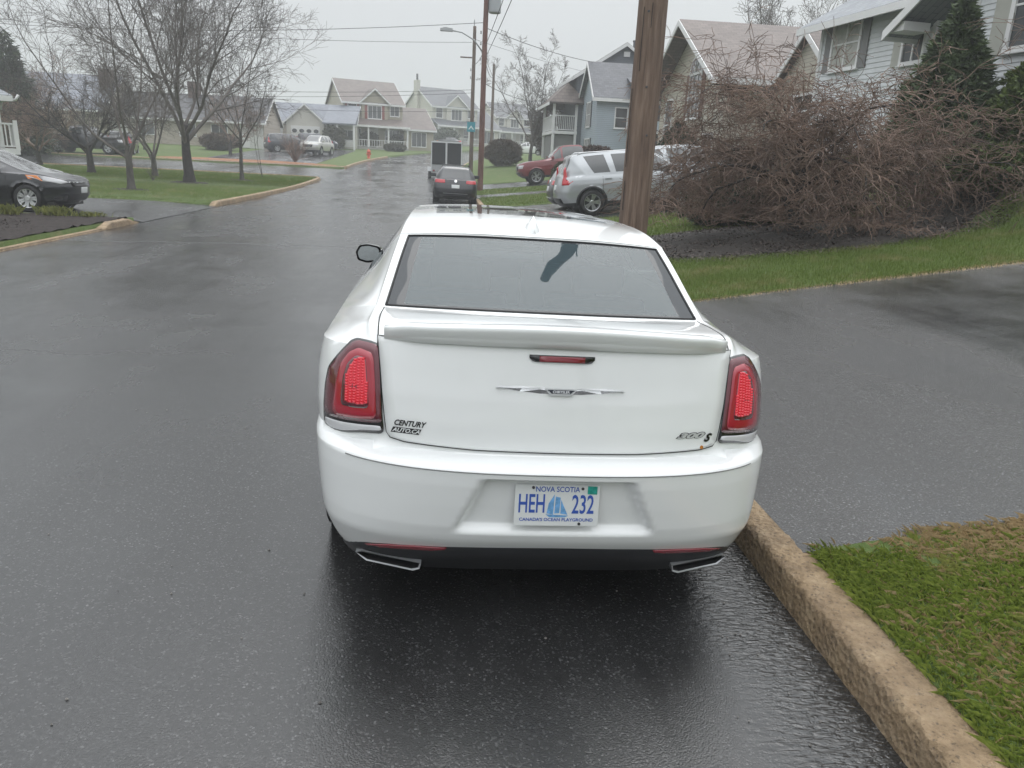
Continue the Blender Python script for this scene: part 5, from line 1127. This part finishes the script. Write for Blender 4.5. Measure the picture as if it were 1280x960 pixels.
# ------------------------------------------------------------------ other vehicles
mat('plate_blank', (.7, .72, .72), .4)
def paint(n, c, metal=0., rough=.3): return mat(n, c, rough, metal, coat=1., coat_r=.06, var=.04, vscale=1.2)
paint('paint_black', (.012, .013, .018)); paint('paint_silver', (.46, .48, .50), .4); paint('paint_red', (.19, .018, .024)); paint('paint_grey', (.06, .065, .07), .3); paint('paint_navy', (.015, .022, .045)); paint('paint_dkblue', (.012, .016, .026)); paint('paint_white', (.78, .79, .79)); paint('paint_beige', (.5, .49, .46), .4)
def make_car(name, label, loc, rz, sp, pm, group=None):
    z = loc[2]; car = empty(name, loc, rz, label, 'car' if not sp.get('cat') else sp['cat'], group)
    Lc, W, z0, zb, n = sp['L'], sp['W']/2, sp.get('z0', .2), sp['belt'], sp.get('n', 3.0)
    prof = [(z0, .16, .28, W*.90), (z0+.1, .06, .12, W*.95), (z0+.25, .0, .02, W*.98), (.62*zb, .0, .0, W), (.78*zb, .04, .04, W*.995), (.92*zb, .09, .12, W*.97), (zb, .12, .25, W*.93), (zb+.3, .15, .3, W*.9)]
    B = Body(prof, Lc, sp.get('Dr', .45), sp.get('Df', .6), n, nf=2.6)
    hz = sp.get('hoodz', zb-.08)
    def zbf(u):
        if u <= 1: return sp.get('rearz', zb)+(zb-sp.get('rearz', zb))*u
        if u <= 2: return zb+(hz-zb)*max(0, (u-1)*1.6-.6)
        return hz+(sp.get('nosez', hz-.08)-hz)*(u-2)
    wr = sp['wr']; wys = (sp['ro'], sp['ro']+sp['wb'])
    V, F, Gd = B.shell(np.linspace(0, 1, 22), zbf, 10, 8, 64, [(y, wr) for y in wys], wr+.045)
    V = np.array(V); out = Gd[-1]; low, bod = [], []
    clad = sp.get('clad', .06)
    for f in F:
        zz = V[list(f), 2].mean(); y = V[list(f), 1].mean(); arch = False
        (low if zz < z0+clad or arch else bod).append(f)
    def emit(nm, VV, fs, mt):
        if not fs: return None
        used = sorted({i for f in fs for i in f}); mp = {a: b for b, a in enumerate(used)}
        return fixed(link_mesh(nm, VV[used], [tuple(mp[i] for i in f) for f in fs], mt, car, True))
    emit('lower_trim', V, low, 'trim_black')
    vi = lambda p: int(np.argmin(np.linalg.norm(out-np.array(p), axis=1)))
    yr1 = Gd[-1][17][1]; yf0 = out[out[:, 1] < Lc][-18][1]
    def sidept(y): y = min(max(y, .5), Lc-.62); return out[np.argmin(np.abs(out[:, 1]-y)+(out[:, 0] < W*.8)*9)]
    def rearpt(x): return out[np.argmin(np.abs(out[:, 0]-x)+(out[:, 1] > Lc/2)*9)]
    def frontpt(x): return out[np.argmin(np.abs(out[:, 0]-x)+(out[:, 1] < Lc/2)*9)]
    y5 = lambda y: .55+(Lc-1.2-.0)*(y/Lc)
    st = sp['st']                                  # stations: (y, z, xin)
    T = [[rearpt(0), rearpt(.3*W), rearpt(.64*W), rearpt(.74*W), rearpt(.86*W), sidept(.5)]]
    for (y, zc, xi) in st:
        e = sidept(sp.get('y5', y5)(y)); y3 = y*.8+e[1]*.2; P3_ = np.array([xi+.055, y3, zc-.03]); P4 = (P3_*.52+e*.48); P4[0] += .05*(zc-zb > .2)
        T.append([(0, y, zc+.012), (xi*.5, y, zc+.008), (xi, y+(y3-y)*.5, zc-.004), P3_, P4, e])
    T.append([frontpt(0), frontpt(.3*W), frontpt(.64*W), frontpt(.74*W), frontpt(.86*W), sidept(Lc)])
    T = np.array([[tuple(p) for p in r] for r in T]); KR, KC = 5, 5
    U = crom(T, KR); U = np.swapaxes(crom(np.swapaxes(U, 0, 1), KC), 0, 1)
    def along(ia, ib, n):
        ia, ib = min(ia, ib), max(ia, ib); seg = out[ia:ib+1]
        if len(seg) < 2: return np.repeat(seg[:1], n+1, 0)
        d = np.r_[0, np.cumsum(np.linalg.norm(np.diff(seg, axis=0), axis=1))]; t = np.linspace(0, d[-1], n+1)
        return np.stack([np.interp(t, d, seg[:, k]) for k in range(3)], 1)
    row0 = np.concatenate([along(vi(T[0, k]), vi(T[0, k+1]), KC)[:-1] for k in range(5)]+[[T[0, 5]]]); dl = row0-U[0]
    for i in range(KR): U[i] += dl*(1-i/KR)**2
    rowN = np.concatenate([along(vi(T[-1, k+1]), vi(T[-1, k]), KC)[::-1][:-1] for k in range(5)]+[[T[-1, 5]]]); dl = rowN-U[-1]
    for i in range(KR): U[-1-i] += dl*(1-i/KR)**2
    edge = np.concatenate([along(vi(T[k, 5]), vi(T[k+1, 5]), KR)[:-1] for k in range(len(T)-1)]+[[T[-1, 5]]]); dl = edge-U[:, -1]
    for j in range(KC): U[:, -1-j] += dl*(1-j/KC)**2
    mir = U[:, :0:-1].copy(); mir[:, :, 0] *= -1; A = np.concatenate([mir, U], 1); nr, nc = A.shape[:2]; c0 = (nc-1)//2; AV = A.reshape(-1, 3)
    gr = {'body': [], 'deck_cover': []}
    rg, wg, sg = sp['rg'], sp['wg'], sp['sg']
    for i in range(nr-1):
        r = i/KR
        for j in range(nc-1):
            cc = abs((j+.5)-c0)/KC; f = (i*nc+j, (i+1)*nc+j, (i+1)*nc+j+1, i*nc+j+1); k = 'body'; sd_ = 'r' if j > c0 else 'l'
            if rg[0] <= r < rg[1] and cc < 2: k = 'rear_window'
            elif wg[0] <= r < wg[1] and cc < 2: k = 'windshield'
            elif sp.get('cover') and sp['cover'][0] <= r < sp['cover'][1] and cc < 2: k = 'deck_cover'
            else:
                for q, (a, b) in enumerate(sg):
                    if a <= r < b and 3.15 < cc < 4.85: k = 'side_window_%s%d' % (sd_, q)
            gr.setdefault(k, []).append(f)
    nb_ = len(V); BV = np.concatenate([V, AV]); BF = bod+[tuple(i+nb_ for i in f) for f in gr.pop('body')]; emit('body', BV, BF, pm)
    dc = gr.pop('deck_cover')
    if dc: emit('bed_cover', AV, dc, 'trim_black')
    for k, fs in gr.items(): emit(k if k[:4] != 'side' else 'side_window', AV, fs, 'dark_glass')
    if sp.get('roof') is not None: pass
    def rp(nm, poly, off, mt, front=False, mirror=True, par=car):
        for s in ((1, -1) if mirror else (1,)):
            Vp, Fp = ring_patch(dense(poly, .04), B.front_y if front else B.rear_y, -off if front else off, 4, 0, .01); Vp = np.array(Vp); Vp[:, 0] *= s; fixed(link_mesh(nm, Vp, Fp, mt, par, True))
    for nm, poly, mt, fr, mi in sp.get('patch', []): rp(nm, poly, .012, mt, fr, mi)
    for s in (1, -1):
        for y in wys:
            wheel(car, s*(W-.115), y, wr, .22, s, wr*.68, sp.get('spokes', 5), sp.get('rim', 'alloy'), 24)
            MB().lathe([(wr+.043, -.13), (wr+.043, .09)], (s*(W-.12), y, wr), 'x', 20).lathe([(0, -.13*s), (wr+.043, -.13*s)], (s*(W-.12), y, wr), 'x', 20).build('arch_liner', 'seam_black', car)
        if clad > .1:
            for wy in wys:
                VV = []
                for a in np.linspace(-.35, math.pi+.35, 30):
                    for q in (wr+.03, wr+.045, wr+.045+clad*.42, wr+.045+clad*.5):
                        yy, zz = wy+q*math.cos(a), wr+q*math.sin(a); VV.append((s*(float(B.at(zz, 3))+(.012 if q < wr+.045+clad*.45 and q > wr+.04 else -.03)), yy, zz))
                fixed(link_mesh('arch_trim', VV, grid_faces(30, 4), 'trim_black', car, True))
        ym = sp.get('mirror', st[-3][0]); 
        MB().box((s*W*.92, ym-.05, zb+.02), (s*(W+.16), ym+.09, zb+.17)).build('door_mirror', pm, car, bevel=.03)
        for y in sp.get('handles', ()): MB().box((s*(W*.965), y, zb-.12), (s*(W+.012), y+.2, zb-.09)).build('door_handle', pm, car, bevel=.006)
        for y in sp.get('doors', ()): MB().tube([(s*float(B.at(q, 3)+.001), y, q) for q in np.linspace(z0+.2, zb-.03, 8)], .005, 4).build('door_seam', 'seam_black', car)
        if sp.get('rails'): a, b = sp['rails']; zz = sp['H']; MB().tube([(s*.55, a, zz-.05), (s*.55, a+.12, zz+.01), (s*.55, b-.12, zz+.01), (s*.55, b, zz-.05)], .018, 6).build('roof_rail', 'alloy', car, True)
    MB().box((-W*.85, .4, z0-.04), (W*.85, Lc-.4, z0+.08)).build('underbody', 'seam_black', car)
    return car
# ---- specs
SUV = dict(L=4.6, W=1.85, H=1.69, belt=1.08, z0=.25, wr=.35, ro=.92, wb=2.66, clad=.13, rearz=1.06, hoodz=1.02, nosez=.92, Dr=.35,
    st=[(.13, 1.09, .60), (.30, 1.40, .56), (.42, 1.62, .52), (.9, 1.68, .53), (1.9, 1.69, .54), (2.7, 1.64, .53), (3.25, 1.33, .60), (3.62, 1.12, .66), (4.2, 1.04, .62)], rg=(1.2, 2.9), wg=(6, 8), sg=[(3.5, 4.35), (4.5, 5.35), (5.5, 7.6)], mirror=3.2, handles=(1.3, 2.3), doors=(1.25, 2.2, 3.3), rails=(.6, 2.6),
    patch=[('tail_light', [(.62, 1.30), (.70, 1.34), (.80, 1.0), (.905, .96), (.905, .86), (.72, .86), (.66, 1.0)], 'red_tail', False, True), ('rear_bumper_trim', [(-.7, .50), (.7, .50), (.72, .36), (-.72, .36)], 'trim_black', False, False), ('number_plate', [(-.15, .85), (.15, .85), (.15, .70), (-.15, .70)], 'plate_blank', False, False), ('headlight', [(.5, .88), (.86, .92), (.87, .80), (.5, .76)], 'clear_lens', True, True), ('grille', [(-.45, .86), (.45, .86), (.4, .62), (-.4, .62)], 'trim_gloss', True, False)])
HATCH = dict(L=4.26, W=1.80, H=1.45, belt=.94, z0=.19, wr=.32, ro=.78, wb=2.64, clad=.05, rearz=.93, hoodz=.9, nosez=.8, Dr=.4,
    st=[(.16, .95, .60), (.36, 1.2, .55), (.55, 1.40, .50), (1.1, 1.445, .52), (1.9, 1.45, .53), (2.4, 1.40, .52), (2.9, 1.16, .58), (3.3, .97, .64), (3.8, .9, .6)], rg=(1.1, 2.9), wg=(6, 8), sg=[(3.4, 4.3), (4.45, 5.3), (5.45, 7.5)], mirror=2.8, handles=(1.3, 2.2), doors=(1.2, 2.1),
    patch=[('tail_light', [(.44, .92), (.86, .93), (.88, .80), (.60, .79), (.42, .80)], 'red_tail', False, True), ('number_plate', [(-.16, .74), (.16, .74), (.16, .60), (-.16, .60)], 'plate_blank', False, False), ('bumper_trim', [(-.6, .34), (.6, .34), (.58, .24), (-.58, .24)], 'trim_black', False, False), ('chrome_strip', [(-.5, .40), (.5, .40), (.5, .385), (-.5, .385)], 'alloy', False, False), ('brand_roundel', [(.06*math.cos(a), .875+.06*math.sin(a)) for a in np.linspace(0, 6.28, 14, endpoint=False)], 'chrome', False, False)])
SEDAN = dict(L=4.54, W=1.76, H=1.43, belt=.93, z0=.17, wr=.318, ro=.95, wb=2.67, clad=.04, rearz=1.0, hoodz=.86, nosez=.72, Df=.8,
    st=[(.5, 1.04, .60), (.62, 1.06, .58), (.95, 1.27, .54), (1.2, 1.37, .5), (1.7, 1.42, .51), (2.2, 1.42, .51), (2.55, 1.36, .52), (3.05, 1.14, .58), (3.55, .95, .64), (4.05, .86, .6)], rg=(2, 3.9), wg=(7, 9), sg=[(4.1, 5.3), (5.45, 6.6), (6.75, 8.4)], mirror=2.95, handles=(1.35, 2.25), doors=(1.2, 2.1, 3.2), spokes=7, rim='hubcap',
    patch=[('headlight', [(.52, .70), (.60, .74), (.84, .84), (.87, .82), (.85, .72), (.68, .66)], 'clear_lens', True, True), ('indicator', [(.84, .845), (.875, .85), (.876, .76), (.85, .72)], 'amber_lens', True, True), ('grille', [(-.48, .72), (.48, .72), (.45, .60), (-.45, .60)], 'trim_gloss', True, False), ('grille_bar', [(-.5, .715), (.5, .715), (.5, .69), (-.5, .69)], 'chrome', True, False), ('lower_grille', [(-.55, .42), (.55, .42), (.5, .26), (-.5, .26)], 'trim_black', True, False), ('number_plate', [(-.15, .58), (.15, .58), (.15, .44), (-.15, .44)], 'plate_blank', True, False), ('tail_light', [(.5, .95), (.84, .92), (.86, .76), (.5, .78)], 'red_tail', False, True)])
PICK = dict(L=5.7, W=1.98, H=1.9, belt=1.22, z0=.36, wr=.40, ro=1.2, wb=3.5, clad=.08, rearz=1.24, hoodz=1.18, nosez=1.02, Dr=.18, Df=.45, n=5, cat='pickup',
    st=[(.1, 1.25, .72), (1.85, 1.26, .72), (1.95, 1.3, .66), (2.02, 1.6, .6), (2.12, 1.84, .57), (2.5, 1.9, .57), (3.2, 1.88, .57), (3.6, 1.6, .62), (4.0, 1.28, .72), (5.2, 1.17, .70)], rg=(3, 4.8), wg=(7, 9), sg=[(4.4, 5.45), (5.6, 7.0), (7.05, 8.3)], cover=(1.0, 2.0), y5=lambda y: max(.5, min(5.05, y)), mirror=3.75, handles=(2.6, 3.4), doors=(1.95, 2.9, 3.9),
    patch=[('headlight', [(.58, 1.0), (.94, 1.02), (.95, .84), (.58, .84)], 'clear_lens', True, True), ('grille', [(-.55, 1.02), (.55, 1.02), (.55, .72), (-.55, .72)], 'trim_gloss', True, False), ('front_bumper', [(-.9, .66), (.9, .66), (.85, .44), (-.85, .44)], 'trim_black', True, False), ('tail_light', [(.84, 1.2), (.94, 1.2), (.94, .9), (.84, .9)], 'red_tail', False, True)])
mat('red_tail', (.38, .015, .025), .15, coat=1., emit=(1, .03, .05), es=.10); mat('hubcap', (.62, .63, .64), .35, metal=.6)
lz = lambda x, y: float(lawn_z(x, y))
def on_drive(x, y, rz, L_, slope):  # pitch the car with the drive
    return x, y
def park(name, label, x, y, z, rz, sp, pm, pitch=0., group=None, roll=0.):
    c = make_car(name, label, (x, y, z), rz, sp, pm, group); c.rotation_euler = (pitch, roll, rz); return c
# rear sits at (x, y); the nose points along rotated +y
c = park('black_hatchback', 'black hatchback with roof bars parked ahead of the white sedan', .56, 31.0, float(road_z(.6, 32)), R(-.3), HATCH, 'paint_black', roll=R(1.2))
for y in (1.0, 1.9): MB().tube([(-.56, y, 1.42), (-.54, y, 1.50), (.54, y, 1.50), (.56, y, 1.42)], .022, 6).build('roof_bar', 'trim_black', c, True)
park('silver_crossover', 'silver crossover in the driveway, red tail light facing the street', 3.35, 21.9, lz(3.4, 22)-.02, R(-90), SUV, 'paint_silver', pitch=math.atan(.105))
park('grey_hatchback', 'dark grey hatchback on the far side of the silver crossover', 3.45, 24.2, lz(3.45, 24.2)-.02, R(-90), HATCH, 'paint_grey', pitch=math.atan(.105))
park('pale_crossover', 'pale crossover higher up the driveway beyond the silver crossover', 6.2, 26.2, lz(6.2, 26.2), R(-90), SUV, 'paint_silver', pitch=math.atan(.12))
park('red_pickup', 'dark red pickup truck parked in the driveway by the blue house', 9.85, 42.2, lz(4.2, 42.2)+.62, R(90), PICK, 'paint_red', pitch=math.atan(-.11))
SEDAN['patch'].append(('fog_light', [(.62, .36), (.74, .37), (.74, .30), (.62, .29)], 'trim_gloss', True, True))
park('black_sedan', 'black compact sedan in the driveway at far left, nose toward the street', -13.25, 19.55, lz(-11, 20)-.01, R(-90), SEDAN, 'paint_black')
park('white_car', 'white car mostly hidden behind the black sedan', -15.2, 22.6, lz(-11, 22.6), R(-90), SEDAN, 'paint_white')
park('dark_suv', 'dark blue-grey SUV left of the garage on the far corner', -16.9, 76.0, lz(-16, 76), R(-62), SUV, 'paint_dkblue')
park('navy_suv', 'navy SUV parked right before the white garage door', -16.0, 86.5, lz(-14, 85), R(-78), SUV, 'paint_navy')
park('silver_suv', 'small beige-silver SUV at the driveway mouth near the hydrant', -11.0, 75.0, lz(-10, 75), R(168), SUV, 'paint_beige')
park('white_suv', 'white SUV parked up the street before the white house', -1.9, 113.5, lz(-3, 113), R(75), SUV, 'paint_white')
park('dark_far_car', 'small dark car beside the white SUV up the street', 3.2, 121, lz(3, 121), R(75), SEDAN, 'paint_grey')
park('white_far_car', 'white car by the brown bush beyond the far poles', 12.5, 92.0, lz(12, 92), R(80), SEDAN, 'paint_white')
park('dark_parked_truck', 'dark pickup truck half hidden behind the low crooked tree', -28.6, 59.0, lz(-28, 59), R(-90), PICK, 'paint_black')
park('dark_parked_suv', 'dark SUV with bright red tail light behind the corner trees', -23.6, 59.2, lz(-22, 59), R(15), SUV, 'paint_black')
# trailer
tz = float(road_z(.2, 50)); t = empty('cargo_trailer', (.30, 49.5, tz), R(-.5), 'white-framed trailer with two black rear panels ahead of the hatchback', 'trailer')
mat('trailer_white', (.68, .69, .70), .45, var=.05); mat('trailer_black', (.012, .014, .018), .5); mat('trailer_steel', (.42, .43, .44), .4, metal=.5)
MB().box((-.98, .03, .45), (.98, 3.6, 2.35)).build('box', 'trailer_white', t, bevel=.03)
for x in (-.98, -.06, .98): MB().box((x-.05 if x > 0 else x, -.02, .5), (x if x > .5 else x+.06 if x < -.5 else x+.1, .04, 2.36)).build('door_post', 'trailer_white', t)
for a, b in ((-.92, -.07), (.05, .93)):
    MB().box((a, -.03, .95), (b, .035, 2.28)).build('door_panel', 'trailer_black', t, bevel=.01)
MB().box((-.93, -.025, .50), (.93, .036, .93)).build('ramp_panel', 'trailer_steel', t)
MB().box((-.98, -.03, 2.29), (.98, .036, 2.37)).build('top_rail', 'trailer_white', t)
for s in (1, -1):
    wheel(t, s*1.09, 1.7, .34, .2, s, .2, 5, 'alloy', 20); MB().prism([(1.25, .5), (1.35, .78), (2.05, .78), (2.15, .5), (2.1, .5), (2.0, .73), (1.4, .73), (1.3, .5)], 0, s*.98, s*1.24).build('fender', 'trailer_white', t)
    MB().box((s*.8-.06, -.05, .52), (s*.8+.06, -.01, .62)).build('tail_light', 'red_lens', t)
MB().tube([(0, 3.6, .45), (0, 4.6, .42)], .05, 6).build('drawbar', 'steel_dark', t); MB().tube([(0, 4.3, .44), (0, 4.3, .0)], .04, 6).build('jack_stand', 'steel_dark', t)
# ------------------------------------------------------------------ poles, wires, hydrant, sign
g = G('pole_wood'); v = g.mapped((1, 1, .06)); n1 = g.noise(v, 26, 6, .7); n2 = g.noise(g.mapped((1, 1, .25)), 5, 4, .6)
col = g.ramp(n1, [(.3, (.075, .05, .038)), (.5, (.17, .115, .085)), (.72, (.27, .20, .155))]); col = g.mix(g.ramp(n2, [(.4, 0.), (.7, .5)]), col, (.12, .085, .07)); g.l(col, g.b.inputs['Base Color']); g.b.inputs['Roughness'].default_value = .8
g.l(g.bump(n1, .8, .02), g.b.inputs['Normal'])
mat('pole_red', (.15, .075, .06), .85, var=.3, vscale=4, stretch=(1, 1, .2)); mat('pole_brown', (.12, .085, .065), .85, var=.3, vscale=4, stretch=(1, 1, .2)); mat('galvanised', (.4, .41, .42), .45, metal=.6); mat('wire', (.02, .02, .022), .6); mat('hydrant_red', (.62, .09, .04), .45); mat('sign_teal', (.03, .24, .30), .5); mat('transformer', (.36, .38, .4), .5)
def pole(x, y, H, r0, r1, mt, label, lean=(0, 0), z=None):
    z = lz(x, y) if z is None else z; e = empty('utility_pole', (x, y, z), 0, label, 'pole', 'wooden utility poles along the right kerb'); rr = np.random.default_rng(int(x*100))
    n = 24; P = [(lean[0]*t*H+.006*math.sin(t*9), lean[1]*t*H, -.3+t*(H+.3)) for t in np.linspace(0, 1, n)]; MB().tube(P, list(np.linspace(r0, r1, n)*(1+rr.normal(0, .006, n))), 20).build('shaft', mt, e, True)
    return e
p1_ = pole(2.23, 8.62, 10.5, .175, .12, 'pole_wood', 'thick weathered wooden utility pole nearest the white sedan', (.004, 0))
rr = np.random.default_rng(9); sc_ = MB()
for i in range(26):
    a = rr.uniform(3.4, 6.0); zz = rr.uniform(1.0, 5); L_ = rr.uniform(.2, .9); r_ = .172-.055*zz/10.5+.001
    sc_.tube([(r_*math.cos(a), r_*math.sin(a), zz), (r_*math.cos(a)-.0008*L_, r_*math.sin(a), zz+L_)], .004, 4)
sc_.build('drying_cracks', 'bark_dark', p1_); 
for a, zz in ((4.6, 2.35), (4.9, 1.85), (4.3, 3.1)): MB().lathe([(0, -.012), (.012, -.01), (.013, .0)], (.163*math.cos(a), .163*math.sin(a), zz), 'y', 8).build('nail', 'steel_dark', p1_)
p2_ = pole(1.98, 39.2, 11.0, .15, .11, 'pole_red', 'reddish wooden pole carrying the grey transformer', (.004, 0))
MB().lathe([(.0, 0), (.28, .0), (.30, .05), (.30, .85), (.26, .92), (0, .95)], (.46, 0, 8.35), 'z', 16).build('transformer', 'transformer', p2_); MB().box((.1, -.06, 8.5), (.25, .06, 9.1)).build('bracket', 'steel_dark', p2_)
MB().tube([(0, 0, 6.5), (-.5, -.05, 7.1), (-1.1, -.1, 7.4), (-1.6, -.15, 7.45)], .035, 6).build('lamp_arm', 'galvanised', p2_, True); MB().prism([(-2.15, 7.4), (-1.55, 7.4), (-1.55, 7.52), (-1.9, 7.56), (-2.15, 7.5)], 1, -.28, -.02).build('lamp_head', 'galvanised', p2_)
MB().box((-.45, -.05, 9.3), (.45, .05, 9.4)).build('crossarm', 'pole_brown', p2_)
for z_ in (6.2, 6.9, 7.4): MB().lathe([(.03, 0), (.05, .03), (.03, .09), (.05, .12), (0, .15)], (-.17, 0, z_), 'z', 8).build('insulator', 'galvanised', p2_)
p3_ = pole(2.05, 54.5, 9.6, .15, .11, 'pole_brown', 'brown wooden pole with the small teal sign', (.003, 0))
MB().box((-.9, -.05, 7.6), (-.1, .05, 7.68)).build('crossarm', 'pole_brown', p3_); MB().lathe([(.03, 0), (.04, .35), (0, .45)], (0, 0, 9.6), 'z', 8).build('pole_cap', 'galvanised', p3_)
for z_ in (6.3, 6.8): MB().lathe([(.03, 0), (.06, .04), (.03, .1), (.06, .14), (0, .18)], (-.17, 0, z_), 'z', 8).build('insulator', 'galvanised', p3_)
sg_ = empty('street_sign', (2.0, 54.28, lz(2, 54.5)+2.75), 0, 'small teal sign board fixed to the brown pole', 'sign'); MB().box((-.28, -.03, .1), (.28, 0, .75)).build('sign_board', 'sign_teal', sg_, bevel=.01); MB().prism([(-.2, .25), (0, .52), (.2, .25), (.12, .25), (0, .4), (-.12, .25)], 1, -.04, -.028).build('sign_mark', 'plate_blank', sg_)
p4_ = pole(4.7, 74.0, 8.6, .15, .11, 'pole_brown', 'farthest wooden pole just right of the transformer pole')
def wire(a, b, sag, label, r=.014, n=24):
    a, b = np.array(a, float), np.array(b, float); t = np.linspace(0, 1, n)[:, None]; P = a+(b-a)*t; P[:, 2] -= (4*sag*t*(1-t))[:, 0]
    o = tubes_obj('overhead_wire', [(P-a, np.full(n, r), 5)], 'wire', None); o.location = a; tag(o, label, 'wire', 'overhead wires'); return o
zt2 = lz(1.98, 39.2); zt3 = lz(2.05, 54.5); zt1 = lz(2.23, 8.62)
W_ = [((2.3, 8.6, zt1+8.4), (2.05, 39.2, zt2+6.9), .3, 'thicker of the two wires running from upper right to the transformer pole', .014), ((2.5, 8.6, zt1+8.0), (2.08, 39.2, zt2+6.4), .35, 'lower of the two near wires running to the transformer pole', .014),
      ((1.98, 39.2, zt2+7.7), (11.0, 51.6, 8.2), .25, 'service wire from the transformer pole to the blue house', .016), ((2.0, 39.2, zt2+5.2), (8.0, 57.5, 6.3), .4, 'low drop wire from the transformer pole toward the slender tree', .016),
      ((1.9, 39.2, zt2+7.9), (-42, 56, 9.6), .9, 'highest wire crossing the street to the left trees', .013), ((2.0, 54.5, zt3+5.6), (-60, 70, 9.0), 1.6, 'middle wire crossing above the brown-roofed house', .013), ((2.0, 54.5, zt3+5.4), (-60, 71.5, 8.3), 1.6, 'twin of the middle wire crossing above the brown-roofed house', .013),
      ((2.0, 54.5, zt3+4.2), (-45, 86, 8.0), 1.0, 'lowest wire crossing at the ridge of the brown-roofed house', .013), ((2.0, 54.5, zt3+4.0), (7.0, 120, 9.6), .7, 'wire from the brown pole to the white house up the street', .013), ((2.05, 39.2, zt2+6.8), (2.05, 54.5, zt3+7.2), .2, 'short wire between the transformer pole and the brown pole', .016), ((2.05, 39.2, zt2+6.2), (4.7, 74, lz(4.7, 74)+7.6), .4, 'wire from the transformer pole to the farthest pole', .018),
      ((1.9, 54.5, zt3+8.6), (-50, 60, 11.2), 1.0, 'upper wire from the brown pole fading toward the left', .013), ((2.1, 54.5, zt3+8.8), (30, 95, 12.0), .8, 'wire running right from the brown pole behind the slender tree', .013),
      ((-42, 62, 10.2), (-70, 55, 9.5), .8, 'wire above the porch at the far left', .013)]
for a, b, s, lb, r in W_: wire(a, b, s, lb, r)
# hydrant
hx, hy = -6.3, 66.5; hx = -6.75; e = empty('fire_hydrant', (hx, 72.5, lz(hx, 72.5)-.1), 0, 'orange-red fire hydrant on the far corner by the kerb', 'hydrant')
MB().lathe([(.0, -.1), (.2, -.1), (.2, .06), (.14, .08), (.14, .62), (.18, .64), (.18, .70), (.16, .78), (.10, .87), (.04, .90), (.04, .96), (0, .96)], (0, 0, 0), 'z', 16).build('barrel', 'hydrant_red', e, True)
for s in (1, -1): MB().lathe([(.0, .0), (.07, 0), (.07, .08*s), (0, .08*s)], (s*.14, 0, .5), 'x', 10).build('nozzle_cap', 'hydrant_red', e)
MB().lathe([(.0, -.10), (.09, -.10), (.09, 0)], (0, -.13, .48), 'y', 10).build('front_cap', 'hydrant_red', e)
# rocks beside the house path
bm = bmesh.new(); bmesh.ops.create_icosphere(bm, subdivisions=2, radius=.3)
for v_ in bm.verts: v_.co *= 1+.12*math.sin(v_.co.x*17+v_.co.z*9); v_.co.z *= .8
me = bpy.data.meshes.new('boulder'); bm.to_mesh(me); bm.free(); mat('stone', (.38, .3, .26), .8, var=.3, vscale=6, bump=.5, bscale=15); me.materials.append(M('stone')); o = bpy.data.objects.new('boulder', me); COL.objects.link(o); o.location = (7.0, 14.0, lz(7, 14)+.15); o.scale = (.9, .9, 1.2); tag(o, 'pinkish boulder showing through the weeping tree', 'stone')
# grit and small pebbles on the road by the gutter
rr = np.random.default_rng(4); n = 150; X = np.r_[rr.uniform(.95, 1.43, 90), rr.uniform(-3.5, 1.2, 60)]; Y = rr.uniform(1.4, 5.2, n); Z = road_z(X, Y); s = rr.uniform(.003, .007, n)[:, None]
C = np.stack([X, Y, Z+.003], 1); D_ = np.array([[1, 0, 0], [0, 1, 0], [-1, 0, 0], [0, -1, 0], [0, 0, 1.]]); V = (C[:, None]+D_[None]*s[:, None]).reshape(-1, 3); F = (np.arange(n)[:, None, None]*5+np.array([[0, 1, 4], [1, 2, 4], [2, 3, 4], [3, 0, 4]])[None]).reshape(-1, 3)
mat('grit', (.05, .045, .04), .6, var=.5, vscale=40, col2=(.3, .28, .26)); tag(link_mesh('gutter_grit', V, F, 'grit'), kind='stuff')
# ------------------------------------------------------------------ misty air
HZ = .0022
hz_ = MB().box((-260, -60, -2.5), (260, 330, 40)).build('haze', None, mats=None) if False else None
b = MB().box((-335, -58, -3.0), (335, 425, 24)); hm = bpy.data.materials.new('mist'); hm.use_nodes = True; t_ = hm.node_tree; t_.nodes.remove(t_.nodes['Principled BSDF']); pv = t_.nodes.new('ShaderNodeVolumePrincipled'); pv.inputs['Color'].default_value = (.93, .95, .97, 1); pv.inputs['Density'].default_value = HZ; pv.inputs['Anisotropy'].default_value = .2
t_.links.new(pv.outputs[0], t_.nodes['Material Output'].inputs['Volume']); MATS['mist'] = hm; tag(b.build('haze', 'mist'), kind='stuff')
